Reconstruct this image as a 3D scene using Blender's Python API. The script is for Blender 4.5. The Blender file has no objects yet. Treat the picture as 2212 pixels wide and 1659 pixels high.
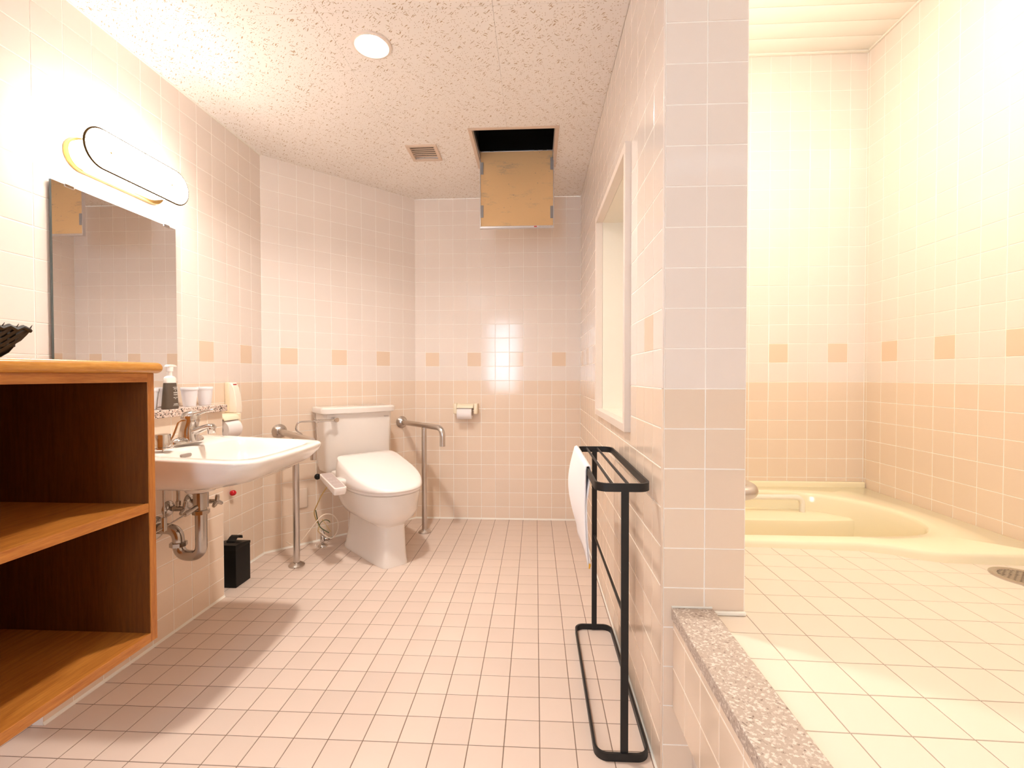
import bpy, bmesh, math, random
from mathutils import Vector, Matrix
random.seed(7)
pi = math.pi
C = bpy.context.scene.collection
S = bpy.context.scene

# ---------------------------------------------------------------- camera, world, lights, exposure
F_PX = 993.372
YAW, PITCH, ROLL = 0.0508387, 0.0175701, -0.00080144
CAM = Vector((0.0, 0.0, 1.02235))
def cam_rows():
    cy, sy, cp, sp, cr, sr = math.cos(YAW), math.sin(YAW), math.cos(PITCH), math.sin(PITCH), math.cos(ROLL), math.sin(ROLL)
    R1 = Matrix(((cy, sy, 0), (-sy, cy, 0), (0, 0, 1)))
    R2 = Matrix(((1, 0, 0), (0, cp, -sp), (0, sp, cp)))
    R3 = Matrix(((cr, 0, sr), (0, 1, 0), (-sr, 0, cr)))
    return R3 @ R2 @ R1
RC = cam_rows()
def px_of(p):
    d = RC @ (Vector(p) - CAM)
    if d.y < 0.05: return None
    return (1106 + F_PX * d.x / d.y, 829.5 - F_PX * d.z / d.y)
cam = bpy.data.objects.new('camera', bpy.data.cameras.new('camera'))
C.objects.link(cam)
cam.data.sensor_width = 36; cam.data.lens = F_PX * 36 / 2212
cam.data.clip_start = 0.02
M3 = Matrix((RC[0], RC[2], -RC[1])).transposed()
cam.matrix_world = Matrix.Translation(CAM) @ M3.to_4x4()
S.camera = cam
S.view_settings.view_transform = 'Standard'
S.view_settings.look = 'None'
S.view_settings.gamma = 1
S.view_settings.use_curve_mapping = False
S.view_settings.exposure = 0.68
S.cycles.max_bounces = 10
S.cycles.diffuse_bounces = 6
S.cycles.glossy_bounces = 5
S.cycles.sample_clamp_indirect = 6

W = bpy.data.worlds.new('daylight'); S.world = W; W.use_nodes = True
W.node_tree.nodes['Background'].inputs[0].default_value = (0.66, 0.83, 1.0, 1)
W.node_tree.nodes['Background'].inputs[1].default_value = 11.0

WALL_LAMP = 13.0          # emission of the vanity lamp's diffuser
DOWNLIGHT = 690.0          # emission of a ceiling downlight disc
def light(name, kind, loc, power, color, size=0.1, rot=(0, 0, 0), size_y=None, spread=None):
    l = bpy.data.lights.new(name, kind); l.energy = power; l.color = color
    if kind == 'AREA':
        l.size = size
        if size_y: l.shape = 'RECTANGLE'; l.size_y = size_y
        if spread: l.spread = spread
    else:
        l.shadow_soft_size = size
    o = bpy.data.objects.new(name, l); C.objects.link(o); o.location = loc; o.rotation_euler = rot
    return o
# the bath's lamps, out of sight: one overhead, one on the partition's bath side
light('bath_lamp', 'POINT', (1.1, 1.27, 2.50), 6, (1.0, 0.94, 0.79), 0.12)  # second light of the overhead lamp, added to brighten the ceiling planks
light('bath_ceiling_lamp', 'AREA', (1.1, 1.27, 2.66), 8.5, (1.0, 0.94, 0.79), 0.4)
light('bath_wall_lamp', 'POINT', (0.66, 2.0, 2.1), 3.5, (1.0, 0.93, 0.79), 0.09)
# added unseen fill light behind the camera, mainly for the pillar's end face
light('entry_fill', 'AREA', (-0.9, -0.9, 2.26), 2.5, (0.97, 0.98, 1.0), 0.4)

# ---------------------------------------------------------------- materials
def mat(name, color, rough=0.5, metal=0.0, spec=0.5, bump=None, var=0.0, emit=None, trans=0.0, ior=1.45, coat=0.0, noise=None):
    m = bpy.data.materials.new(name); m.use_nodes = True
    nt = m.node_tree; b = nt.nodes['Principled BSDF']
    b.inputs['Base Color'].default_value = (*color, 1)
    b.inputs['Roughness'].default_value = rough
    b.inputs['Metallic'].default_value = metal
    b.inputs['Specular IOR Level'].default_value = spec
    b.inputs['IOR'].default_value = ior
    b.inputs['Coat Weight'].default_value = coat
    b.inputs['Transmission Weight'].default_value = trans
    if emit:
        b.inputs['Emission Color'].default_value = (*emit[0], 1); b.inputs['Emission Strength'].default_value = emit[1]
    N = nt.nodes.new; L = nt.links.new
    src = None
    if noise:                     # (scale, amount, vector scale)
        tc = N('ShaderNodeTexCoord'); mp = N('ShaderNodeMapping'); mp.inputs['Scale'].default_value = noise[2]
        no = N('ShaderNodeTexNoise'); no.inputs['Scale'].default_value = noise[0]; no.inputs['Detail'].default_value = 4
        L(tc.outputs['Object'], mp.inputs[0]); L(mp.outputs[0], no.inputs[0])
        mr = N('ShaderNodeMapRange'); mr.inputs[1].default_value = .3; mr.inputs[2].default_value = .7
        mr.inputs[3].default_value = 1 - noise[1]; mr.inputs[4].default_value = 1 + noise[1]
        L(no.outputs[0], mr.inputs[0]); src = mr.outputs[0]
    if var:
        oi = N('ShaderNodeObjectInfo'); mr = N('ShaderNodeMapRange')
        mr.inputs[3].default_value = 1 - var; mr.inputs[4].default_value = 1 + var
        L(oi.outputs['Random'], mr.inputs[0])
        if src:
            mm = N('ShaderNodeMath'); mm.operation = 'MULTIPLY'; L(src, mm.inputs[0]); L(mr.outputs[0], mm.inputs[1]); src = mm.outputs[0]
        else: src = mr.outputs[0]
    if src:
        vm = N('ShaderNodeVectorMath'); vm.operation = 'SCALE'; vm.inputs[0].default_value = color
        L(src, vm.inputs['Scale']); L(vm.outputs[0], b.inputs['Base Color'])
    if bump:                      # (scale, strength)
        tc = N('ShaderNodeTexCoord'); no = N('ShaderNodeTexNoise'); no.inputs['Scale'].default_value = bump[0]; no.inputs['Detail'].default_value = 3
        bp = N('ShaderNodeBump'); bp.inputs['Strength'].default_value = bump[1]; bp.inputs['Distance'].default_value = bump[2] if len(bump) > 2 else 0.002
        L(tc.outputs['Object'], no.inputs[0]); L(no.outputs[0], bp.inputs['Height']); L(bp.outputs[0], b.inputs['Normal'])
    return m

def wood_mat(name, c1, c2, stretch, rough=0.38):
    m = bpy.data.materials.new(name); m.use_nodes = True; nt = m.node_tree; b = nt.nodes['Principled BSDF']; N = nt.nodes.new; L = nt.links.new
    tc = N('ShaderNodeTexCoord'); mp = N('ShaderNodeMapping'); mp.inputs['Scale'].default_value = stretch
    no = N('ShaderNodeTexNoise'); no.inputs['Scale'].default_value = 7; no.inputs['Detail'].default_value = 6; no.inputs['Roughness'].default_value = .6; no.inputs['Distortion'].default_value = .4
    n2 = N('ShaderNodeTexNoise'); n2.inputs['Scale'].default_value = 45; n2.inputs['Detail'].default_value = 3
    L(tc.outputs['Object'], mp.inputs[0]); L(mp.outputs[0], no.inputs[0]); L(mp.outputs[0], n2.inputs[0])
    mx = N('ShaderNodeMath'); mx.operation = 'MULTIPLY_ADD'; mx.inputs[1].default_value = .45; L(n2.outputs[0], mx.inputs[0]); L(no.outputs[0], mx.inputs[2])
    cr = N('ShaderNodeValToRGB'); cr.color_ramp.elements[0].position = .5; cr.color_ramp.elements[0].color = (*c1, 1)
    cr.color_ramp.elements[1].position = .95; cr.color_ramp.elements[1].color = (*c2, 1)
    L(mx.outputs[0], cr.inputs[0]); L(cr.outputs[0], b.inputs['Base Color']); b.inputs['Roughness'].default_value = rough
    return m

def granite_mat(name, base, dark, light_c, scale, dark_at, rough=0.3):
    m = bpy.data.materials.new(name); m.use_nodes = True; nt = m.node_tree; b = nt.nodes['Principled BSDF']; N = nt.nodes.new; L = nt.links.new
    tc = N('ShaderNodeTexCoord')
    v = N('ShaderNodeTexVoronoi'); v.inputs['Scale'].default_value = scale; L(tc.outputs['Object'], v.inputs[0])
    no = N('ShaderNodeTexNoise'); no.inputs['Scale'].default_value = scale * .55; no.inputs['Detail'].default_value = 5; no.inputs['Roughness'].default_value = .7; L(tc.outputs['Object'], no.inputs[0])
    sp = N('ShaderNodeSeparateColor'); L(v.outputs['Color'], sp.inputs[0])
    ad = N('ShaderNodeMath'); ad.operation = 'MULTIPLY_ADD'; ad.inputs[1].default_value = .45; L(sp.outputs[0], ad.inputs[0]); L(no.outputs[0], ad.inputs[2])
    cr = N('ShaderNodeValToRGB'); e = cr.color_ramp.elements
    e[0].position = dark_at; e[0].color = (*dark, 1); e[1].position = .95; e[1].color = (*light_c, 1)
    k = e.new(dark_at + .09); k.color = (*base, 1); k2 = e.new(.78); k2.color = (*base, 1)
    L(ad.outputs[0], cr.inputs[0]); L(cr.outputs[0], b.inputs['Base Color']); b.inputs['Roughness'].default_value = rough
    return m

def ceiling_mat(name, base, spot):
    m = bpy.data.materials.new(name); m.use_nodes = True; nt = m.node_tree; b = nt.nodes['Principled BSDF']; N = nt.nodes.new; L = nt.links.new
    b.inputs['Roughness'].default_value = .95; b.inputs['Specular IOR Level'].default_value = .1
    tc = N('ShaderNodeTexCoord')
    def layer(rot, sx, sy, scale, thr, keep, dist):
        nz = N('ShaderNodeTexNoise'); nz.inputs['Scale'].default_value = 38; nz.inputs['Detail'].default_value = 1
        L(tc.outputs['Object'], nz.inputs[0])
        sc = N('ShaderNodeVectorMath'); sc.operation = 'SCALE'; sc.inputs['Scale'].default_value = dist; L(nz.outputs['Color'], sc.inputs[0])
        ad = N('ShaderNodeVectorMath'); ad.operation = 'ADD'; L(tc.outputs['Object'], ad.inputs[0]); L(sc.outputs[0], ad.inputs[1])
        mp = N('ShaderNodeMapping'); mp.inputs['Rotation'].default_value = (0, 0, rot); L(ad.outputs[0], mp.inputs[0])
        m2 = N('ShaderNodeMapping'); m2.inputs['Scale'].default_value = (sx, sy, 0); L(mp.outputs[0], m2.inputs[0])
        v = N('ShaderNodeTexVoronoi'); v.voronoi_dimensions = '2D'; v.inputs['Scale'].default_value = scale; L(m2.outputs[0], v.inputs[0])
        s = N('ShaderNodeSeparateColor'); L(v.outputs['Color'], s.inputs[0])
        lt = N('ShaderNodeMath'); lt.operation = 'LESS_THAN'; lt.inputs[1].default_value = keep; L(s.outputs[0], lt.inputs[0])
        mr = N('ShaderNodeMapRange'); mr.interpolation_type = 'SMOOTHSTEP'
        mr.inputs[1].default_value = thr * .6; mr.inputs[2].default_value = thr; mr.inputs[3].default_value = 1; mr.inputs[4].default_value = 0
        L(v.outputs['Distance'], mr.inputs[0])
        mu = N('ShaderNodeMath'); mu.operation = 'MULTIPLY'; L(lt.outputs[0], mu.inputs[0]); L(mr.outputs[0], mu.inputs[1])
        return mu.outputs[0]
    a = layer(0.75, 1.0, 5.5, 19, .17, .34, .018)
    a2 = layer(0.45, 1.0, 4.0, 34, .15, .30, .012)
    a3 = layer(-0.6, 1.0, 4.5, 22, .18, .12, .016)
    d = layer(0.2, 1.0, 1.0, 110, .17, .34, 0)
    outs = [a, a2, a3, d]
    cur = outs[0]
    for o in outs[1:]:
        mx = N('ShaderNodeMath'); mx.operation = 'MAXIMUM'; L(cur, mx.inputs[0]); L(o, mx.inputs[1]); cur = mx.outputs[0]
    mix = N('ShaderNodeMix'); mix.data_type = 'RGBA'; mix.inputs[6].default_value = (*base, 1); mix.inputs[7].default_value = (*spot, 1)
    L(cur, mix.inputs[0]); L(mix.outputs[2], b.inputs['Base Color'])
    bp = N('ShaderNodeBump'); bp.invert = True; bp.inputs['Strength'].default_value = .5; bp.inputs['Distance'].default_value = .003
    L(cur, bp.inputs['Height']); L(bp.outputs[0], b.inputs['Normal'])
    return m

def board_mat(name):
    m = mat(name, (.56, .33, .13), .75); nt = m.node_tree; N = nt.nodes.new; L = nt.links.new; b = nt.nodes['Principled BSDF']
    tc = N('ShaderNodeTexCoord')
    mp = N('ShaderNodeMapping'); mp.inputs['Scale'].default_value = (5, 1, 16); L(tc.outputs['Object'], mp.inputs[0])
    no = N('ShaderNodeTexNoise'); no.inputs['Scale'].default_value = 1.7; no.inputs['Detail'].default_value = 6; no.inputs['Roughness'].default_value = .75; L(mp.outputs[0], no.inputs[0])
    cr = N('ShaderNodeValToRGB'); e = cr.color_ramp.elements; e[0].position = .56; e[0].color = (0, 0, 0, 1); e[1].position = .72; e[1].color = (.55, .55, .55, 1)
    L(no.outputs[0], cr.inputs[0])
    v = N('ShaderNodeTexVoronoi'); v.inputs['Scale'].default_value = 26; L(tc.outputs['Object'], v.inputs[0])
    lt = N('ShaderNodeMath'); lt.operation = 'LESS_THAN'; lt.inputs[1].default_value = .085; L(v.outputs['Distance'], lt.inputs[0])
    mx = N('ShaderNodeMath'); mx.operation = 'MULTIPLY_ADD'; mx.inputs[1].default_value = .5; L(lt.outputs[0], mx.inputs[0]); L(cr.outputs[0], mx.inputs[2])
    mix = N('ShaderNodeMix'); mix.data_type = 'RGBA'; mix.inputs[6].default_value = (.70, .45, .225, 1); mix.inputs[7].default_value = (.30, .25, .20, 1)
    L(mx.outputs[0], mix.inputs[0]); L(mix.outputs[2], b.inputs['Base Color'])
    return m

TILE_UP = mat('tile_upper_glaze', (.83, .735, .665), .11, var=.012, bump=(9, .06))
TILE_LO = mat('tile_lower_glaze', (.805, .65, .515), .11, var=.014, bump=(9, .06))
TILE_AC = mat('tile_accent_glaze', (.785, .61, .46), .11, var=.014, bump=(9, .06))
GROUT = mat('wall_grout', (.93, .88, .82), .8)
FLOOR_T = mat('floor_tile', (.72, .58, .49), .42, var=.03, bump=(60, .12, .0008), noise=(3.5, .03, (1, 1, 1)))
FLOOR_G = mat('floor_grout', (.22, .15, .11), .9)
BFLOOR_T = mat('bath_floor_tile', (.80, .69, .575), .42, var=.02, bump=(60, .12, .0008))
BFLOOR_G = mat('bath_floor_grout', (.40, .31, .25), .9)
PLASTER = mat('plain_wall', (.78, .70, .63), .7)
CEIL = ceiling_mat('acoustic_board', (.86, .80, .745), (.50, .36, .23))
CEIL_B = mat('ceiling_backing', (.60, .52, .45), .9)
BCEIL = mat('bath_ceiling_panel', (.92, .88, .80), .35)
DARK = mat('attic_dark', (.004, .004, .004), .9)  # near-black stands in for unlit depth: attic void, vent back, drain bottom
CREAM_PAINT = mat('cream_painted_board', (.84, .78, .67), .5)
FITTING = mat('beige_fitting', (.66, .51, .40), .45)
FRAME_PAINT = mat('frame_paint', (.76, .66, .58), .4)
PORC = mat('porcelain', (.80, .735, .675), .08, coat=.3)
PLASTIC_W = mat('white_plastic', (.87, .80, .75), .22)
PLASTIC_C = mat('cream_plastic', (.86, .74, .55), .3)
CHROME = mat('chrome', (.62, .59, .565), .07, metal=1)
PIPE = mat('dark_chrome', (.46, .42, .385), .16, metal=1)  # darker, rougher chrome for the pipework below the basin
STEEL = mat('brushed_steel', (.60, .56, .53), .27, metal=1, bump=(40, .05))
ALU = mat('aluminium', (.62, .60, .60), .35, metal=1)
BLACK = mat('black_powder_coat', (.012, .011, .011), .45)
BLACK_P = mat('black_plastic', (.006, .0055, .005), .42, spec=.25)
GREY_P = mat('grey_plastic', (.27, .26, .26), .4)
REMOTE = mat('remote_face', (.50, .40, .37), .4)
RED = mat('red_plastic', (.55, .01, .02), .25)
GOLD = mat('gold_metal', (.62, .40, .14), .3, metal=1)
RIM = mat('gold_edging', (.075, .040, .010), .5, spec=.1)
CALL = mat('call_cover', (.88, .80, .68), .3)
MIRROR = mat('mirror_silver', (.88, .87, .86), .0, metal=1)
MIRROR_E = mat('mirror_edge', (.12, .14, .13), .2)
WOODX = wood_mat('oak_across', (.33, .095, .012), (.55, .215, .038), (16, 1.2, 16))
WOODZ = wood_mat('oak_upright', (.33, .095, .012), (.55, .215, .038), (16, 16, 1.2))
WOOD_SHADE = wood_mat('oak_inner_shade', (.095, .024, .002), (.17, .05, .005), (16, 16, 1.2), .5)  # the cabinet's inner shade put into the wood colour
WOODN = wood_mat('oak_nosing', (.48, .19, .03), (.68, .33, .07), (16, 1.4, 16), .25)
GRANITE_K = granite_mat('kerb_granite', (.47, .375, .31), (.20, .14, .11), (.72, .64, .57), 230, .42, .45)
GRANITE_S = granite_mat('shelf_granite', (.64, .48, .40), (.03, .022, .02), (.85, .76, .70), 230, .55, .25)
TUB = mat('cream_tub', (.91, .82, .60), .14, coat=.3)
ARM = mat('ivory_plastic', (.88, .82, .72), .3)
PAPER = mat('tissue_paper', (.84, .78, .76), .95, bump=(160, .4, .0006))
TOWEL = mat('white_terry', (.88, .85, .86), 1.0, spec=.1, bump=(420, .5, .0006))
CUPW = mat('white_cup', (.80, .77, .79), .4)
BOTTLE = mat('smoky_bottle', (.16, .12, .09), .12, trans=.35, ior=1.3)
LIQ = mat('grey_print', (.80, .76, .70), .6)
YELLOW = mat('yellow_tag', (.80, .42, .04), .7)
BASKET = mat('black_weave', (.02, .014, .011), .5)
WIRE_G = mat('green_wire', (.10, .13, .05), .5)
WIRE_Y = mat('yellow_wire', (.62, .42, .14), .5)
WIRE_W = mat('white_cord', (.85, .72, .60), .4)
SILICONE = mat('sealant', (.86, .82, .74), .5)
PRINT_R = mat('red_print', (.50, .06, .05), .6)
PRINT_D = mat('dark_print', (.30, .24, .21), .6)
GLOW = mat('lamp_diffuser', (.9, .9, .9), .4, emit=((1.0, .93, .84), WALL_LAMP))
GLOW_F = mat('lamp_front_acrylic', (.9, .9, .9), .3, emit=((1.0, .93, .84), WALL_LAMP * .75))
DOWN = mat('downlight_diffuser', (.9, .9, .9), .4, emit=((1.0, .94, .86), DOWNLIGHT))

# ---------------------------------------------------------------- mesh helpers
def obj(name, bm, m=None, parent=None, smooth=None, recalc=True):
    me = bpy.data.meshes.new(name)
    if recalc: bmesh.ops.recalc_face_normals(bm, faces=bm.faces[:])
    bm.to_mesh(me); bm.free()
    if m: me.materials.append(m)
    if smooth is not None:
        me.shade_smooth(); me.set_sharp_from_angle(angle=math.radians(smooth))
    o = bpy.data.objects.new(name, me); C.objects.link(o)
    if parent: o.parent = parent
    return o
def BM(): return bmesh.new()
def box(bm, c0, c1, bevel=0.0, seg=2, mtx=None):
    r = bmesh.ops.create_cube(bm, size=1.0); vs = r['verts']
    c = [(a + b) / 2 for a, b in zip(c0, c1)]; s = [abs(b - a) for a, b in zip(c0, c1)]
    for v in vs: v.co = Vector((v.co.x * s[0] + c[0], v.co.y * s[1] + c[1], v.co.z * s[2] + c[2]))
    if bevel:
        es = list({e for v in vs for e in v.link_edges})
        r = bmesh.ops.bevel(bm, geom=es, offset=bevel, segments=seg, profile=.5, affect='EDGES')
        vs = list({v for f in r['faces'] for v in f.verts} | {v for v in vs if v.is_valid})
    if mtx: 
        for v in vs: v.co = mtx @ v.co
    return vs
def loft(bm, rings, closed=True, cap=True, close_path=False):
    vr = [[bm.verts.new(p) for p in r] for r in rings]
    n = len(vr[0]); k = len(vr)
    for i in range(k if close_path else k - 1):
        a, b = vr[i], vr[(i + 1) % k]
        for j in range(n if closed else n - 1):
            j2 = (j + 1) % n
            bm.faces.new((a[j], a[j2], b[j2], b[j]))
    if cap and not close_path:
        if cap != 'end': bm.faces.new(list(reversed(vr[0])))
        bm.faces.new(vr[-1])
    return vr
def tube(bm, pts, r, n=14, cap=True, closed=False):
    pts = [Vector(p) for p in pts]; rings = []; up = None; k = len(pts)
    for i, p in enumerate(pts):
        if closed: t = pts[(i + 1) % k] - pts[i - 1]
        else: t = pts[min(i + 1, k - 1)] - pts[max(i - 1, 0)]
        t.normalize()
        if up is None:
            up = Vector((0, 0, 1)) if abs(t.z) < .9 else Vector((1, 0, 0))
        x = t.cross(up); x.normalize(); y = x.cross(t); y.normalize(); up = y
        rr = r[i] if isinstance(r, (list, tuple)) else r
        rings.append([p + x * (rr * math.cos(a * 2 * pi / n)) + y * (rr * math.sin(a * 2 * pi / n)) for a in range(n)])
    loft(bm, rings, cap=cap, close_path=closed)
def fillet(pts, rad, n=7):
    pts = [Vector(p) for p in pts]; out = [pts[0]]
    for i in range(1, len(pts) - 1):
        p = pts[i]; a = pts[i - 1] - p; b = pts[i + 1] - p
        r = min(rad if not isinstance(rad, (list, tuple)) else rad[i - 1], a.length * .49, b.length * .49)
        a.normalize(); b.normalize()
        for k in range(n + 1):
            t = k / n
            out.append((p + a * r) * (1 - t) ** 2 + p * 2 * t * (1 - t) + (p + b * r) * t ** 2)
    out.append(pts[-1]); return out
def lathe(bm, prof, n=28, mtx=None, cap=True):
    rings = [[Vector((r * math.cos(2 * pi * a / n), r * math.sin(2 * pi * a / n), z)) for a in range(n)] for r, z in prof]
    if mtx: rings = [[mtx @ p for p in r] for r in rings]
    loft(bm, rings, cap=cap)
def lathe_ring(bm, prof, n=32, mtx=None):
    rings = [[Vector((r * math.cos(2 * pi * a / n), r * math.sin(2 * pi * a / n), z)) for r, z in prof] for a in range(n)]
    if mtx: rings = [[mtx @ p for p in r] for r in rings]
    loft(bm, rings, cap=False, close_path=True)
def sphere(bm, c, r, u=18, v=12, sc=(1, 1, 1)):
    bmesh.ops.create_uvsphere(bm, u_segments=u, v_segments=v, radius=r, matrix=Matrix.Translation(c) @ Matrix.Diagonal((*sc, 1)))
def prism(bm, poly, d0, d1, axis='z', bevel=0, seg=2):
    def P(a, b, d): return {'z': (a, b, d), 'x': (d, a, b), 'y': (a, d, b)}[axis]
    r0 = [bm.verts.new(P(a, b, d0)) for a, b in poly]; r1 = [bm.verts.new(P(a, b, d1)) for a, b in poly]
    n = len(poly); f = [bm.faces.new(list(reversed(r0))), bm.faces.new(r1)]
    for i in range(n): bm.faces.new((r0[i], r0[(i + 1) % n], r1[(i + 1) % n], r1[i]))
    if bevel:
        es = [e for g in f for e in g.edges]
        bmesh.ops.bevel(bm, geom=es, offset=bevel, segments=seg, profile=.5, affect='EDGES')
def capsule(cy, cz, half, rad, n=14):
    p = []
    for k in range(n + 1): a = -pi / 2 + pi * k / n; p.append((cy + half + rad * math.cos(a), cz + rad * math.sin(a)))
    for k in range(n + 1): a = pi / 2 + pi * k / n; p.append((cy - half + rad * math.cos(a), cz + rad * math.sin(a)))
    return p
def rrect(x0, x1, y0, y1, r, n=6):
    p = []
    for cx, cy, a0 in ((x1 - r, y0 + r, -pi / 2), (x1 - r, y1 - r, 0), (x0 + r, y1 - r, pi / 2), (x0 + r, y0 + r, pi)):
        for k in range(n + 1): a = a0 + pi / 2 * k / n; p.append((cx + r * math.cos(a), cy + r * math.sin(a)))
    return p
def egg(w, vb, vf, vc, n=2.4, k=56, nb=None, taper=0.0):
    out = []
    for i in range(k):
        a = 2 * pi * i / k; c, s = math.cos(a), math.sin(a)
        e = n if s >= 0 else (nb or n)
        x = w * math.copysign(abs(c) ** (2 / e), c)
        v = vc + ((vf - vc) if s >= 0 else (vc - vb)) * math.copysign(abs(s) ** (2 / e), s)
        out.append((x * (1 - taper * (v - vb) / (vf - vb)), v))
    return out
def text(name, s, size, m, parent, loc, rot, extrude=.0003, align='CENTER'):
    cu = bpy.data.curves.new(name, 'FONT'); cu.body = s; cu.size = size; cu.extrude = extrude; cu.align_x = align
    t = bpy.data.objects.new(name + '_src', cu); C.objects.link(t)
    bpy.context.view_layer.update()
    me = bpy.data.meshes.new_from_object(t.evaluated_get(bpy.context.evaluated_depsgraph_get()))
    bpy.data.objects.remove(t); me.materials.clear(); me.materials.append(m)
    o = bpy.data.objects.new(name, me); C.objects.link(o); o.location = loc; o.rotation_euler = rot
    if parent: o.parent = parent
    return o
def thing(name, label, cat, loc=(0, 0, 0), rotz=0.0, group=None):
    o = bpy.data.objects.new(name, None); C.objects.link(o); o.location = loc; o.rotation_euler = (0, 0, rotz)
    o.empty_display_size = .05; o['label'] = label; o['category'] = cat
    if group: o['group'] = group
    return o
def tag(o, label, cat, group=None):
    o['label'] = label; o['category'] = cat
    if group: o['group'] = group
    return o
def struct(o): o['kind'] = 'structure'; return o
def dup_tree(root, loc, rotz, label):
    r = root.copy(); C.objects.link(r); r.location = loc; r.rotation_euler = (0, 0, rotz); r['label'] = label
    for ch in list(root.children):
        c = ch.copy(); C.objects.link(c); c.parent = r
        for g in ch.children:
            d = g.copy(); C.objects.link(d); d.parent = c
    return r

# ---------------------------------------------------------------- tiled surfaces
_tile_mesh = {}
JOINT, PROUD = .0030, .0010
def tile_mesh(w, h, m, joint_depth=PROUD, bev=.0011):
    key = (round(w, 4), round(h, 4), m.name)
    if key not in _tile_mesh:
        me = bpy.data.meshes.new('tile')
        x, z, b, d = w / 2, h / 2, min(bev, w / 5, h / 5), joint_depth + .0012
        def ring(i, y): return [(-x + i, y, -z + i), (x - i, y, -z + i), (x - i, y, z - i), (-x + i, y, z - i)]
        V = ring(b, 0) + ring(b * .25, b * .35) + ring(0, b) + ring(0, d)
        Fc = [(0, 1, 2, 3)]
        for k in range(3):
            for j in range(4):
                j2 = (j + 1) % 4; Fc.append((k * 4 + j, (k + 1) * 4 + j, (k + 1) * 4 + j2, k * 4 + j2))
        me.from_pydata(V, [], Fc); me.update()
        bm = bmesh.new(); bm.from_mesh(me); bmesh.ops.recalc_face_normals(bm, faces=bm.faces[:])
        bm.faces.ensure_lookup_table()
        if bm.faces[0].normal.y > 0: bmesh.ops.reverse_faces(bm, faces=bm.faces[:])
        bm.to_mesh(me); bm.free(); me.materials.append(m); _tile_mesh[key] = me
    return _tile_mesh[key]
def splits(lo, hi, phase, pitch):
    k = math.ceil((lo - phase) / pitch - 1e-6); out = [lo]
    while phase + k * pitch < hi - 1e-6:
        v = phase + k * pitch
        if v - out[-1] > .012: out.append(v)
        k += 1
    if hi - out[-1] < .012: out.pop()
    out.append(hi); return out
def tiled(name, origin, rot, ur, zr, uphase, zphase, pick, grout, pitch=.1, cut=None, thick=.05, limit=300, minpx=8, tilt=.0022, slab=True, slab_holes=None, joint=JOINT, hide=None, zpitch=None, ext=(0, 0)):
    """A wall (or floor): grout slab behind local y = PROUD, tile faces at local y = 0 looking along -y."""
    bm = BM()
    rects = [(ur[0] - ext[0], ur[1] + ext[1], zr[0], zr[1])]
    for h in (slab_holes or []): rects = [q for r in rects for q in rect_minus(r, h)]
    for r in rects: box(bm, (r[0], PROUD, r[2]), (r[1], thick, r[3]))
    root = obj(name, bm, grout); struct(root)
    root.location = origin; root.rotation_euler = rot
    bpy.context.view_layer.update(); MW = root.matrix_world.copy()
    us = splits(ur[0], ur[1], uphase, pitch); zs = splits(zr[0], zr[1], zphase, zpitch or pitch)
    cells = []
    for i in range(len(us) - 1):
        for j in range(len(zs) - 1):
            for (a, b, c, d) in ([(us[i], us[i + 1], zs[j], zs[j + 1])] if not cut else rect_minus_list((us[i], us[i + 1], zs[j], zs[j + 1]), cut)):
                if b - a < .008 or d - c < .008: continue
                m = pick((a + b) / 2, (c + d) / 2)
                if m is None: continue
                P = [px_of(MW @ Vector((x, 0, z))) for x, z in ((a, c), (b, c), (b, d), (a, d))]
                score = -1
                if all(P):
                    cx = sum(p[0] for p in P) / 4; cy = sum(p[1] for p in P) / 4
                    ar = abs(sum(P[k][0] * P[(k + 1) % 4][1] - P[(k + 1) % 4][0] * P[k][1] for k in range(4))) / 2
                    mn = min(max(p[0] for p in P) - min(p[0] for p in P), max(p[1] for p in P) - min(p[1] for p in P))
                    inside = any(-10 < p[0] < 2222 and -10 < p[1] < 1669 for p in P)
                    if inside and mn >= minpx and not (hide and hide(cx, cy)): score = ar
                cells.append((score, a, b, c, d, m))
    cells.sort(key=lambda t: -t[0])
    rest = {}
    for n, (sc, a, b, c, d, m) in enumerate(cells):
        w, h = b - a - joint, d - c - joint
        me = tile_mesh(w, h, m)
        loc = Vector(((a + b) / 2, 0, (c + d) / 2))
        R = Matrix.Rotation(random.gauss(0, tilt), 4, 'X') @ Matrix.Rotation(random.gauss(0, tilt), 4, 'Z')
        if sc >= 0 and n < limit:
            o = bpy.data.objects.new('tile', me); C.objects.link(o); o.parent = root
            o.matrix_local = Matrix.Translation(loc) @ R
        else: rest.setdefault(m.name, []).append((me, Matrix.Translation(loc) @ R))
    for mname, lst in rest.items():
        V, Fc = [], []
        for me, mx in lst:
            o0 = len(V); V += [mx @ v.co for v in me.vertices]; Fc += [tuple(i + o0 for i in p.vertices) for p in me.polygons]
        me = bpy.data.meshes.new('tiles'); me.from_pydata(V, [], Fc); me.materials.append(bpy.data.materials[mname])
        o = bpy.data.objects.new('tile_field', me); C.objects.link(o); o.parent = root; o['kind'] = 'stuff'
    return root
def rect_minus(r, h):
    a, b, c, d = r; x0, x1, z0, z1 = h
    if x1 <= a or x0 >= b or z1 <= c or z0 >= d: return [r]
    out = []
    if z1 < d: out.append((a, b, z1, d))
    if z0 > c: out.append((a, b, c, z0))
    lo, hi = max(c, z0), min(d, z1)
    if x0 > a: out.append((a, x0, lo, hi))
    if x1 < b: out.append((x1, b, lo, hi))
    return out
def rect_minus_list(r, hs):
    rs = [r]
    for h in hs: rs = [q for s in rs for q in rect_minus(s, h)]
    return rs

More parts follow.
